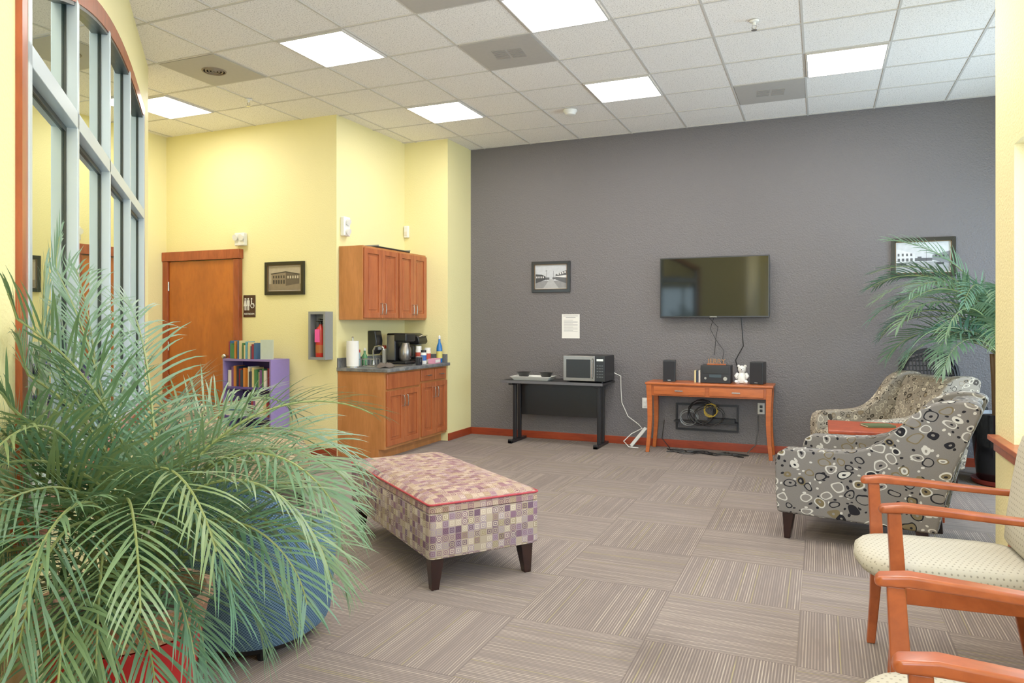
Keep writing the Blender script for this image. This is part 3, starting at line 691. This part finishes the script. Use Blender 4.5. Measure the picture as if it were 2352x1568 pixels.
# ---------------- dark table
t=thing('utility_table','black laminate utility table with metal T legs against the wall','table',(-2.74,7.74,0))
G().box(-.6,-.25,.69,.6,.255,.715).obj('table_top',BLKM,t,bevel=.006)
g=G(); g.box(-.6,-.253,.688,.6,-.25,.717); g.obj('edge_band',plain('table_edge_grey','5A5A5E',.4),t)
for sx in (-.5,.5):
    g=G(); g.box(sx-.02,-.21,0,sx+.03,.24,.03); g.box(sx-.015,-.08,.03,sx+.025,-.04,.66); g.box(sx-.015,.06,.03,sx+.025,.1,.66); g.box(sx-.02,-.2,.66,sx+.03,.22,.69)
    g.box(sx-.02,-.21,.0,sx+.03,-.17,.045)
    g.obj('leg',BLKM,t,bevel=.005)
G().box(-.47,.085,.3,.48,.1,.66).obj('modesty_panel',BLACK,t)
t=thing('microwave','stainless and black microwave oven on the dark table','microwave',(-2.37,7.75,.716))
G().box(-.235,-.18,.012,.235,.19,.29).obj('oven_body',BLKM,t,bevel=.006)
g=G(); g.box(-.235,-.2,.014,.125,-.181,.288); d=g.obj('oven_door',STEEL,t,bevel=.004)
G().box(-.2,-.2025,.05,.075,-.2,.25).obj('door_window',BLACK,d,bevel=.01)
g=G(); g.tube([(.1,-.2,.05),(.1,-.225,.06),(.1,-.225,.25),(.1,-.2,.26)],.007,8); g.obj('handle',CHROME,d,smooth=True)
p=G().box(.128,-.2,.014,.235,-.181,.288).obj('control_panel',BLACK,t,bevel=.003)
G().box(.145,-.2015,.235,.218,-.2,.258).obj('display',emis('green_display','2A8A5A',.4),p)
KEYM=plain('key_grey','5A5C60',.4)
for i in range(5):
    for j in range(3): G().box(.146+j*.026,-.2015,.06+i*.03,.164+j*.026,-.2,.068+i*.03).obj('button',KEYM,p)
for a in (-.19,.19):
    for b_ in (-.14,.14): G().cyl((a,b_,0),(a,b_,.013),.012,n=10).obj('foot',BLACK,t)
g=G(); g.tube([(.2,.2,.1),(.3,.23,.05),(.3,.24,-.1),(.31,.24,-.25),(.38,.24,-.4),(.5,.23,-.48),(.55,.2,-.52),(.44,.15,-.58),(.38,.05,-.65),(.45,.0,-.7),(.55,.02,-.708)],.005,6); g.obj('power_cord',WHT,t,smooth=True)
t=thing('serving_platter','white rectangular serving platter on the dark table','tray',(-3.0,7.66,.7165))
g=G(); g.loft([[(-.2,-.09,0),(.2,-.09,0),(.2,.09,0),(-.2,.09,0)],[(-.24,-.13,.045),(.24,-.13,.045),(.24,.13,.045),(-.24,.13,.045)],[(-.23,-.12,.045),(.23,-.12,.045),(.23,.12,.045),(-.23,.12,.045)],[(-.195,-.085,.006),(.195,-.085,.006),(.195,.085,.006),(-.195,.085,.006)]]); g.obj('platter',WHT,t,bevel=.003)
for xx in (-3.12,-2.85):
    t=thing('serving_bowl','small black bowl sitting on the white platter','bowl',(xx,7.67,.7235))
    G().lathe([(.03,0),(.045,.02),(.08,.075),(.088,.08),(.078,.075),(.04,.025),(.001,.02)],24).obj('bowl_body',BLACK,t,smooth=True)
t=thing('power_strip','white power strip leaning against the baseboard','power strip',(-1.83,7.88,.1))
G().box(-.13,-.025,-.0,.13,.025,.035,Matrix.Rotation(-.9,4,'Y')).obj('strip_body',WHT,t,bevel=.004)
# ---------------- console table
t=thing('console_table','orange-brown wooden console table with two drawers under the television','console table',(-1.07,7.79,0))
G().box(-.64,-.2,.715,.64,.2,.74).obj('table_top',ORW,t,bevel=.006)
g=G(); g.box(-.6,-.175,.60,.6,.18,.715); g.obj('apron',ORW,t,bevel=.003)
for a in (-.55,.02):
    d=G().box(a,-.19,.615,a+.53,-.174,.7).obj('drawer',ORW,t,bevel=.004)
    g=G(); g.box(a+.225,-.205,.652,a+.305,-.2,.664); g.box(a+.23,-.2,.654,a+.24,-.19,.662); g.box(a+.29,-.2,.654,a+.3,-.19,.662); g.obj('handle',CHROME,d)
for sx in (-1,1):
    for sy in (-1,1):
        g=G(); rings=[]
        for k in range(9):
            z=.715*(1-k/8); q=k/8; off=-.008*math.sin(q*math.pi)+.022*max(0,q-.55)**1.3*2.2; hw=.028-.01*q
            cx=sx*(.6+off); cy=sy*(.165+off*.4)
            rings.append([(cx-hw,cy-hw,z),(cx+hw,cy-hw,z),(cx+hw,cy+hw,z),(cx-hw,cy+hw,z)])
        g.loft(rings); g.obj('leg',ORW,t,bevel=.003)
ZT=.741
for x,rz in ((-1.49,8),(-.59,-8)):
    t=thing('loudspeaker','small black bookshelf speaker on the console table','speaker',(x,7.8,ZT),rz)
    G().box(-.065,-.08,0,.065,.08,.225).obj('speaker_box',BLACK,t,bevel=.004)
    G().box(-.058,-.086,.008,.058,-.08,.217).obj('speaker_grille',plain('grille_cloth','1E1E22',.9),t,bevel=.003)
    G().box(-.015,-.0875,.014,.015,-.086,.02).obj('badge',CHROME,t)
t=thing('stereo','black compact stereo with chrome trim on the console table','stereo',(-1.0,7.8,ZT))
G().box(-.15,-.1,0,.15,.1,.185).obj('stereo_body',BLKM,t,bevel=.006)
G().box(-.13,-.104,.1,.13,-.1,.17).obj('cassette_door',BLACK,t,bevel=.002)
G().box(-.06,-.1045,.06,.06,-.1,.09).obj('display',plain('grey_display','3C4A52',.2),t)
g=G(); g.cyl((.1,-.1,.05),(.1,-.12,.05),.02); g.obj('knob',CHROME,t)
g=G(); g.cyl((-.1,-.1,.05),(-.1,-.108,.05),.012); g.obj('knob',CHROME,t)
t=thing('letter_sign','small wooden cut-out letter sign on top of the stereo','sign',(-1.0,7.79,ZT+.1855))
G().box(-.095,-.015,0,.095,.015,.012).obj('plank',ORW,t,bevel=.002)
text('JERRY',.07,plain('letter_wood','A87444',.5),t,(0,0,.036),(math.pi/2,0,0),ext=.006)
for i,c in enumerate((2,7,4)):
    book(-1.22+i*.022,7.74,ZT,.018,.12,.125,bookm[c],grp='disc cases on the console table',lab='slim case standing beside the stereo')
t=thing('bear_figurine','glossy white sitting bear figurine on the console table','figurine',(-.745,7.78,ZT))
g=G()
g.lathe([(.03,0),(.048,.01),(.052,.04),(.046,.08),(.032,.105),(.026,.112),(.034,.122),(.042,.14),(.04,.162),(.028,.178),(.008,.185)],20)
g.sph((-.033,0,.178),(.014,.01,.016),10,8); g.sph((.033,0,.178),(.014,.01,.016),10,8); g.sph((0,-.038,.142),(.018,.016,.014),12,8)
g.tube([(-.04,-.01,.1),(-.06,-.03,.075),(-.045,-.05,.06)],[.018,.016,.013],10); g.tube([(.04,-.01,.1),(.06,-.03,.075),(.045,-.05,.06)],[.018,.016,.013],10)
g.tube([(-.03,-.02,.02),(-.045,-.07,.018),(-.048,-.085,.03)],[.024,.02,.016],10); g.tube([(.03,-.02,.02),(.045,-.07,.018),(.048,-.085,.03)],[.024,.02,.016],10)
g.obj('bear_body',plain('white_ceramic','E8E6E2',.2),t,smooth=True)
g=G(); g.sph((0,-.054,.146),.005,8,6); g.sph((-.014,-.036,.158),.004,8,6); g.sph((.014,-.036,.158),.004,8,6); g.obj('face_detail',BLACK,t)
t=thing('floor_cables','tangle of black cables lying on the carpet under the console','cable',(-1.2,7.75,.0))
for q in range(5):
    g=G(); P=[(-.3+i*.042+.03*math.sin(i*1.3+q),.04*math.sin(i*.9+q*2)+.03*q-.07,.008+.006*(q%2)+.004*math.sin(i)) for i in range(20)]; g.tube(P,.006,6); g.obj('cable',BLACK,t,smooth=True)
g=G(); g.tube([(.5,.1,.02),(.58,.15,.1),(.6,.2,.25),(.6,.2,.4)],.005,6); g.tube([(-.3,.1,.02),(-.4,.2,.1),(-.38,.22,.3)],.005,6); g.obj('cable',BLACK,t,smooth=True)
# ---------------- ottoman
t=thing('ottoman','rectangular upholstered ottoman in patterned squares with red piping','ottoman',(-2.14,3.85,0),142.6)
def rounded(g,x0,y0,x1,y1,zs,r=.04):
    rings=[]
    for z,ins in zs:
        ring=[]
        for (cx,cy,a0) in ((x1-ins-r,y1-ins-r,0),(x0+ins+r,y1-ins-r,90),(x0+ins+r,y0+ins+r,180),(x1-ins-r,y0+ins+r,270)):
            for k in range(5):
                a=math.radians(a0+k*22.5); ring.append((cx+r*math.cos(a),cy+r*math.sin(a),z))
        rings.append(ring)
    g.loft(rings); return g
g=rounded(G(),-.66,-.325,.66,.325,[(.165,.012),(.17,.003),(.2,0),(.30,.001),(.395,0),(.4,.003)],.025); g.obj('upholstered_base',OTT,t,smooth=True)
g=rounded(G(),-.66,-.325,.66,.325,[(.40,.006),(.405,0),(.445,.004),(.462,.022),(.474,.07),(.482,.16)],.025)
g.obj('top_cushion',OTT2,t,smooth=True)
def looppath(x0,y0,x1,y1,r,z):
    ring=[]
    for (cx,cy,a0) in ((x1-r,y1-r,0),(x0+r,y1-r,90),(x0+r,y0+r,180),(x1-r,y0+r,270)):
        for k in range(5):
            a=math.radians(a0+k*22.5); ring.append((cx+r*math.cos(a),cy+r*math.sin(a),z))
    ring.append(ring[0]); return ring
g=G(); g.tube(looppath(-.660,-.325,.660,.325,.025,.402+.044),.0055,8); g.obj('piping',plain('red_piping','A82A34',.6),t,smooth=True)
for sx in (-1,1):
    for sy in (-1,1):
        g=G(); cx,cy=sx*.595,sy*.265
        g.loft([[(cx+sx*o-a,cy+sy*o-a,z),(cx+sx*o+a,cy+sy*o-a,z),(cx+sx*o+a,cy+sy*o+a,z),(cx+sx*o-a,cy+sy*o+a,z)] for z,a,o in ((0,.02,.01),(.166,.037,0))]); g.obj('leg',DKW,t,bevel=.003)
# ---------------- armchairs
def armchair(loc,rz,lab,fab,hs=1.,rake=0.):
    t=thing('armchair',lab,'armchair',loc,rz)
    o=-.44; hw=.4; th=.115
    prof=[(0,.17),(-.012,.3),(-.015,.48),(.0,.545),(.05,.575),(.15,.58),(.3,.583),(.42,.595),(.5,.625),(.57,.68),(.63,.76),(.68,.85),(.73,.925),(.79,.965),(.86,.985),(.95,.985),(1.01,.965),(1.03,.93),(1.01,.8),(.96,.55),(.91,.32),(.88,.17)]
    def sc(z): return .17+(z-.17)*(1 if z<.6 else 1+(hs-1)*min(1,(z-.6)/.35)) if hs>.8 else .17+(z-.17)*hs
    def sx_(x,z): return x+o+rake*max(0,z-.5)/.45*(1 if x>.4 else 0)
    for s in (-1,1):
        P=[(sx_(x,z),sc(z)) for x,z in prof]
        g=G(); g.prism(P,'y',min(s*(hw-th),s*hw),max(s*(hw-th),s*hw)); g.obj('arm',fab,t,bevel=.03,seg=4)
    bp=[(.66,.3),(.70,.5),(.75,.7),(.81,.88),(.85,.955),(.93,.965),(.99,.95),(1.005,.92),(.985,.8),(.935,.55),(.885,.32),(.86,.18),(.66,.18)]
    g=G(); g.prism([(sx_(x,z),sc(z)) for x,z in bp],'y',-hw+th,hw-th); g.obj('backrest',fab,t,bevel=.012,seg=3)
    g=G(); g.box(.01+o,-hw+th,.17,.66+o,hw-th,.31); g.obj('seat_base',fab,t,bevel=.012)
    g=rounded(G(),-.015+o,-hw+th+.004,.655+o,hw-th-.004,[(.311,.02),(.33,.0),(.40,0),(.43,.012),(.445,.05),(.452,.12)],.04)
    g.obj('seat_cushion',fab,t,smooth=True)
    for (lx,ly,dx) in ((.06,-hw+.06,-.01),(.06,hw-.06,-.01),(.8,-hw+.06,.03),(.8,hw-.06,.03)):
        g=G(); cx=lx+o
        g.loft([[(cx+q-a,ly-a,z),(cx+q+a,ly-a,z),(cx+q+a,ly+a,z),(cx+q-a,ly+a,z)] for z,a,q in ((0,.018,dx),(.172,.034,0))]); g.obj('leg',DKW,t,bevel=.003)
    return t
armchair((.26,5.18,0),-12.5,'armchair in grey, black and cream oval-patterned fabric beside the end table',PEB,.93,.07)
armchair((.50,6.98,0),30,'oval-patterned armchair turned towards the room near the charcoal wall',PEB2,.93)
armchair((-4.08,4.32,0),225,'low tan patterned armchair standing below the large window',TAN,.72)
t=thing('end_table','square reddish wooden end table between the two patterned armchairs','side table',(.42,5.99,0))
G().box(-.37,-.29,.565,.37,.29,.595).obj('table_top',REDW,t,bevel=.005)
g=G(); g.box(-.34,-.26,.48,.34,.26,.565); g.obj('apron',REDW,t)
for sx in (-1,1):
    for sy in (-1,1):
        G().box(sx*.335-.025,sy*.255-.025,0,sx*.335+.025,sy*.255+.025,.566).obj('leg',REDW,t,bevel=.003)
G().box(-.33,-.25,.15,.33,.25,.17).obj('lower_shelf',REDW,t)
o=book(.32,5.92,.5965,.015,.14,.2,plain('green_magazine','4E5A34',.5),lie=True,grp='magazines on the end table',lab='green-covered magazine lying on the end table',rz=20)
# ---------------- wicker chair
t=thing('wicker_chair','black woven rattan chair against the charcoal wall','chair',(1.05,7.66,0),28)
RAT=plain('black_rattan','1C1A1C',.35)
g=G()
P=[(-.29,.12,.35),(-.31,.2,.7),(-.28,.24,.95),(-.2,.26,1.06),(0,.27,1.11),(.2,.26,1.06),(.28,.24,.95),(.31,.2,.7),(.29,.12,.35)]
g.tube(P,.018,8); 
P2=[(p[0]*.9,p[1]-.01,.35+(p[2]-.35)*.94) for p in P]; g.tube(P2,.012,8)
g.obj('back_frame',RAT,t,smooth=True)
g=G()
for i in range(16):
    xx=-.26+i*.52/15; zt=1.08-.9*xx*xx*1.6
    g.tube([(xx,.125,.38),(xx,.2,.7),(xx,.25,zt)],.006,6)
for j in range(14):
    z=.42+j*.045; g.tube([(-.29,.13+(z-.38)*.19,z),(0,.12+(z-.38)*.21,z),(.29,.13+(z-.38)*.19,z)],.006,6)
g.obj('woven_back',RAT,t,smooth=True)
rounded(G(),-.26,-.18,.28,.13,[(.36,.01),(.38,0),(.41,.01)],.06).obj('seat',RAT,t,smooth=True)
for sx in (-1,1):
    g=G(); g.tube([(sx*.29,.12,.64),(sx*.29,0,.64),(sx*.28,-.15,.6),(sx*.26,-.17,.4)],.015,8); g.obj('armrest',RAT,t,smooth=True)
    for yy in (-.15,.1): G().cyl((sx*.24,yy,0),(sx*.24,yy,.37),.018,.02,n=10).obj('leg',RAT,t,smooth=True)
# ---------------- guest chairs
def guest(loc,rz,lab):
    t=thing('guest_chair',lab,'chair',loc,rz,group='wooden guest chairs along the wall')
    dz=.035
    for s in (-1,1):
        y=s*.255
        g=G(); rings=[]
        for x,z,w,h in ((-.02,.655,.016,.009),(-.008,.66,.027,.014),(.06,.668,.029,.016),(.2,.662,.027,.014),(.36,.652,.024,.013),(.5,.645,.021,.012),(.585,.643,.02,.012)):
            z+=dz; rings.append([(x,y-w,z-h),(x,y+w,z-h),(x,y+w,z+h),(x,y-w,z+h)])
        g.loft(rings); g.obj('armrest',CHW,t,bevel=.008,seg=3)
        g=G(); rings=[]
        for z,x,a in ((0,.02,.015),(.2,.035,.018),(.4,.045,.023),(.5,.04,.022),(.65+dz,.03,.02)):
            rings.append([(x-a*1.1,y-a*.8,z),(x+a*1.1,y-a*.8,z),(x+a*1.1,y+a*.8,z),(x-a*1.1,y+a*.8,z)])
        g.loft(rings); g.obj('leg',CHW,t,bevel=.005)
        g=G(); rings=[]
        for z,x,a in ((0,.60,.016),(.2,.565,.019),(.42,.545,.023),(.65,.575,.021),(.84,.61,.017)):
            rings.append([(x-a*1.1,y-a*.7,z),(x+a*1.1,y-a*.7,z),(x+a*1.1,y+a*.7,z),(x-a*1.1,y+a*.7,z)])
        g.loft(rings); g.obj('leg',CHW,t,bevel=.005)
        g=G(); g.box(.05,y-.012,.36,.54,y+.012,.42); g.obj('seat_rail',CHW,t,bevel=.003)
    G().box(.03,-.245,.36,.055,.245,.42).obj('seat_rail',CHW,t,bevel=.003)
    G().box(.53,-.245,.36,.555,.245,.42).obj('seat_rail',CHW,t,bevel=.003)
    g=G(); rings=[]
    N=28
    for z,k in ((.415,.93),(.43,.985),(.45,1.),(.47,.985),(.485,.93),(.492,.8),(.496,.55)):
        ring=[]
        for i in range(N):
            a=i*math.tau/N; c,s_=math.cos(a),math.sin(a)
            e=.45; x=.26+.285*k*(abs(c)**e)*(1 if c>0 else -1); y=.228*k*(abs(s_)**e)*(1 if s_>0 else -1)
            if c<0: x-=.05*(1-(y/.25)**2)*k
            ring.append((x,y,z))
        rings.append(ring)
    g.loft(rings); g.obj('seat',DOT,t,smooth=True)
    g=G(); rings=[]
    for z,th_,k in ((.50,.02,.9),(.52,.035,.98),(.6,.04,1.),(.75,.042,1.),(.87,.04,.99),(.92,.035,.94),(.94,.02,.85)):
        xc=.53+(z-.5)*.15; ring=[]
        for i in range(20):
            a=i*math.tau/20; c,s_=math.cos(a),math.sin(a)
            ring.append((xc+th_*(abs(c)**.6)*(1 if c>0 else -1)-.02*(1-(s_)**2),.225*k*(abs(s_)**.35)*(1 if s_>0 else -1),z))
        rings.append(ring)
    g.loft(rings); g.obj('backrest',DOT,t,smooth=True)
guest((.195,3.20,0),4,'wooden-armed guest chair with cream dotted upholstery nearer the armchairs')
guest((.15,1.88,0),0,'wooden-armed guest chair with cream dotted upholstery beside the window sill')
# ---------------- blue tub chair
t=thing('tub_chair','rounded blue woven tub chair with its back turned, behind the palm','armchair',(-2.29,2.47,0),-83)
def tub():
    g=G(); N=44; rings=[]
    A0,A1=-135,135
    for i in range(N+1):
        a=math.radians(A0+(A1-A0)*i/N); q=abs(a)/math.radians(135)
        zt=.74-.22*min(1,max(0,(q-.2)/.5))**1.2
        ro=.33; c,s_=math.cos(a),math.sin(a)
        e=.85; cx=(abs(c)**e)*(1 if c>0 else -1); sy=(abs(s_)**e)*(1 if s_>0 else -1)
        prof=[(ro*.93,.07),(ro*.97,.1),(ro*1.03,.3),(ro*1.05,.5*zt/.6),(ro*1.02,zt-.07),(ro*.98,zt-.02),(ro*.93,zt),(ro*.86,zt-.012),(ro*.81,zt-.06),(ro*.76,.3),(ro*.76,.1)]
        rings.append([(cx*r_,sy*r_,z) for r_,z in prof])
    g.loft(rings); return g
tub().obj('backrest',BLUE,t,smooth=True)
g=G(); g.loft([[(.245*k*math.cos(a)-(.08 if math.cos(a)<0 else 0)*k,.245*k*math.sin(a),z) for a in [i*math.tau/28 for i in range(28)]] for z,k in ((.08,1.),(.36,1.),(.42,.98),(.44,.9),(.445,.6))]); g.obj('seat',BLUE,t,smooth=True)
G().lathe([(.27,.03),(.3,.07)],28).obj('plinth',BLACK,t)
for a in (45,135,225,315):
    c,s_=math.cos(math.radians(a))*.25,math.sin(math.radians(a))*.25; G().cyl((c,s_,0),(c,s_,.04),.02,.025,n=10).obj('leg',BLACK,t)
# ---------------- palms
def frond(parent,base_,az,L,e0,e1,seed,mat,leaf,clampf,wd=.0075,npair=30,start=.2,pw=1.5):
    r=random.Random(seed); n=24; P=[Vector(base_)]; off=Vector(parent.location)
    azr=math.radians(az); drift=math.radians(r.uniform(-18,18))
    for i in range(n):
        s=(i+.5)/n; el=math.radians(e0+(e1-e0)*s**pw); a=azr+drift*s
        d=Vector((math.cos(el)*math.cos(a),math.cos(el)*math.sin(a),math.sin(el)))
        P.append(P[-1]+d*L/n)
    cl=lambda p: clampf(p+off)-off
    Pc=[cl(p) for p in P]
    g=G(); g.mi=1
    g.tube(Pc,[.006*(1-.8*i/n)+.001 for i in range(n+1)],5)
    g.mi=0
    roll=r.uniform(-.6,.6)
    for k in range(npair):
        s=start+(1-start)*(k+.5)/npair; f=s*n; i=min(n-1,int(f)); p=P[i].lerp(P[i+1],f-i)
        T=(P[i+1]-P[i]).normalized(); S=T.cross(Vector((0,0,1))).normalized(); U=S.cross(T)
        S=(S*math.cos(roll)+U*math.sin(roll)).normalized(); U=S.cross(T).normalized()
        q=(s-start)/(1-start); ll=leaf*(.6+.95*q-1.2*q*q)*r.uniform(.85,1.1); ll=max(ll,leaf*.22)
        for sd in (-1,1):
            if r.random()<.05: continue
            phi=math.radians(58-36*q+r.uniform(-8,8))
            d=(T*math.cos(phi)+S*sd*math.sin(phi)+U*r.uniform(.1,.35)).normalized()
            q0=p.copy(); segs=5; L_,R_=[],[]; dr_=r.uniform(.07,.15)
            for j in range(segs+1):
                w=wd*(.45,.95,1.,.85,.55,.05)[j]*(.75+.4*(1-q))
                wv=d.cross(U).normalized()*w
                c0=cl(q0)
                L_.append(g.bm.verts.new(c0-wv+U*w*.25)); R_.append(g.bm.verts.new(c0+wv+U*w*.25))
                q0=q0+d*ll/segs; d=(d+Vector((0,0,-dr_))*(.6+j*.3)).normalized()
            for j in range(segs): g._f([L_[j],R_[j],R_[j+1],L_[j+1]])
    g.recalc=False
    return g.obj('frond',[mat,STEM],parent,smooth=True)
pc=(-2.0,1.61,0)
t=thing('potted_palm','lush areca palm in a glazed terracotta pot below the window','potted plant',pc)
g=G().lathe([(.15,0),(.17,.02),(.21,.3),(.23,.42)],40); g.obj('pot_base',REDGL,t,smooth=True)
g=G().lathe([(.231,.425),(.236,.45),(.245,.49),(.258,.5),(.258,.52),(.235,.522),(.225,.51),(.215,.48)],40,caps=False); g.obj('pot_rim',TERRA,t,smooth=True)
G().lathe([(.22,.48),(.1,.495),(.01,.5)],30).obj('soil',SOIL,t,smooth=True)
def clampL(p):
    q=p.copy()
    lim=-.791+.06
    s=q.x+q.y
    if s<lim: dd=(lim-s)/2; q.x+=dd; q.y+=dd
    if q.z<.01: q.z=.01
    return q
rr=random.Random(33)
for az,L,e0,e1 in [(20,1.12,75,-64),(5,1.1,74,-68),(-12,1.1,73,-68),(-30,1.08,71,-66),(38,1.15,78,-56),(55,1.15,79,-52),(75,1.15,81,-40),(100,1.15,82,-35),(125,1.2,82,-35),(-48,1.1,74,-62),(-62,1.1,75,-58),(-80,1.12,79,-50),(-100,1.1,82,-30),(200,1.28,88,45),(160,1.25,87,30),(250,1.2,87,10),(290,1.15,86,-10),(265,1.22,87,20),(230,1.3,88,35),(275,1.1,84,-25),(30,1.1,85,-30),(180,1.25,86,15),(215,1.2,86,0),(310,1.15,84,-25),(140,1.3,86,10),
 (0,.9,57,-76),(-22,.88,54,-78),(28,.92,60,-70),(-50,.85,52,-78),(50,.95,66,-62),(12,1.15,77,-60),(-70,1.05,77,-55),(-35,1.12,77,-58),(85,1.0,76,-48),(-90,.92,68,-62),(150,1.15,80,-10),(-8,.95,64,-78),(35,.98,69,-72),(8,1.05,81,-52),(-110,1.05,80,-20),(15,.8,58,-80),(-30,.76,50,-80),(-60,.72,48,-82),(-78,.7,50,-82),(-45,.66,42,-82),(-15,.7,46,-82),(-95,.7,55,-80),(-5,.78,50,-82),(-38,.95,62,-78),(-68,.9,62,-76),(-25,1.0,68,-76),(-85,.85,66,-72),(40,.82,56,-76),(-55,1.0,68,-74)]:
    a=rr.uniform(0,math.tau); q=rr.uniform(0,.11)
    frond(t,(q*math.cos(a),q*math.sin(a),.48),az+rr.uniform(-6,6),L*rr.uniform(.92,1.02),e0,e1,rr.random(),LEAF,.32,clampL,wd=.0043,npair=30,start=.28)
t=thing('potted_palm','tall palm in a black glazed pot in the alcove','potted plant',(1.42,7.28,0))
G().lathe([(.17,.03),(.19,.05),(.225,.4),(.235,.56),(.24,.6),(.225,.6),(.21,.56)],36).obj('pot',BLKPOT,t,smooth=True)
G().lathe([(.2,0),(.22,.01),(.235,.045),(.225,.045),(.2,.02)],36).obj('saucer',plain('red_saucer','8A2A1C',.4),t,smooth=True)
G().lathe([(.212,.57),(.01,.58)],24).obj('soil',SOIL,t)
TRK=plain('palm_trunk','7A5A3A',.7)
for i in range(5):
    g=G(); a=i*1.3; g.tube([(.05*math.cos(a),.05*math.sin(a),.56),(.06*math.cos(a),.06*math.sin(a),.85),(.08*math.cos(a),.08*math.sin(a),1.1)],[.03,.026,.02],8); g.obj('stem',TRK,t,smooth=True)
def clampR(p):
    q=p.copy(); q.y=min(q.y,7.96); q.x=min(q.x,2.36); q.z=max(q.z,.03); return q
LEAF2=leaf_mat('palm_leaf_grey','58784E','7E9A78','4E7E70')
for az,L,e0,e1 in [(180,1.5,83,-38),(200,1.45,81,-46),(165,1.5,84,-34),(222,1.4,78,-50),(175,1.15,62,-55),(208,1.1,52,-60),(240,1.4,78,-45),(150,1.3,80,-40),(185,1.5,86,5),(260,1.3,76,-35),(60,1.1,72,-30),(300,1.2,70,-40),(20,1.1,68,-30),(228,1.0,42,-65),(195,1.2,68,-58),(192,1.5,84,-25),(215,1.35,81,-35),(250,1.1,60,-55),(280,1.2,78,-30),(340,1.2,76,-30),(170,1.35,76,-55),(188,.95,45,-70),(203,1.3,74,-60),(232,1.25,68,-60),(178,1.05,50,-65),(212,.9,60,-75)]:
    frond(t,(0,0,1.05),az,L,e0,e1,az*3.1+L,LEAF2,.32,clampR,wd=.0078,npair=32,start=.2,pw=1.25)
# ---------------- lights
def area(loc,rot,sx,sy,p,c,nm='window_daylight'):
    l=bpy.data.lights.new(nm,'AREA'); l.shape='RECTANGLE'; l.size=sx; l.size_y=sy; l.energy=p; l.color=c
    o=bpy.data.objects.new(nm,l); COL.objects.link(o); o.location=loc; o.rotation_euler=rot; return o
area((1.12,2.7,1.5),(0,math.radians(90),0),1.45,2.9,50,(.64,.82,1))
area((2.6,6.3,1.6),(0,math.radians(90),0),1.7,1.9,90,(.6,.8,1))
area((-.25,-3.2,1.7),(math.radians(90),0,0),1.6,2.3,80,(.64,.82,1))
area((-.25,-1.0,1.9),(math.radians(160),0,math.radians(15)),1.2,1.2,75,(1,.96,.92),'added_ceiling_fill')  # added fill lamp behind the camera, turned up to brighten the ceiling
w=bpy.data.worlds.new('World'); scene.world=w; w.use_nodes=True
w.node_tree.nodes['Background'].inputs[0].default_value=(.7,.85,1,1); w.node_tree.nodes['Background'].inputs[1].default_value=1.
cam=bpy.data.cameras.new('camera'); co=bpy.data.objects.new('camera',cam); COL.objects.link(co)
co.location=(0,0,1.37); co.rotation_euler=(math.radians(90),0,math.radians(23.08))
cam.sensor_width=36; cam.lens=25.47; cam.shift_y=-44/2352; cam.clip_start=.05
scene.camera=co
scene.view_settings.view_transform='Standard'
scene.view_settings.exposure=.36
scene.view_settings.gamma=1.15
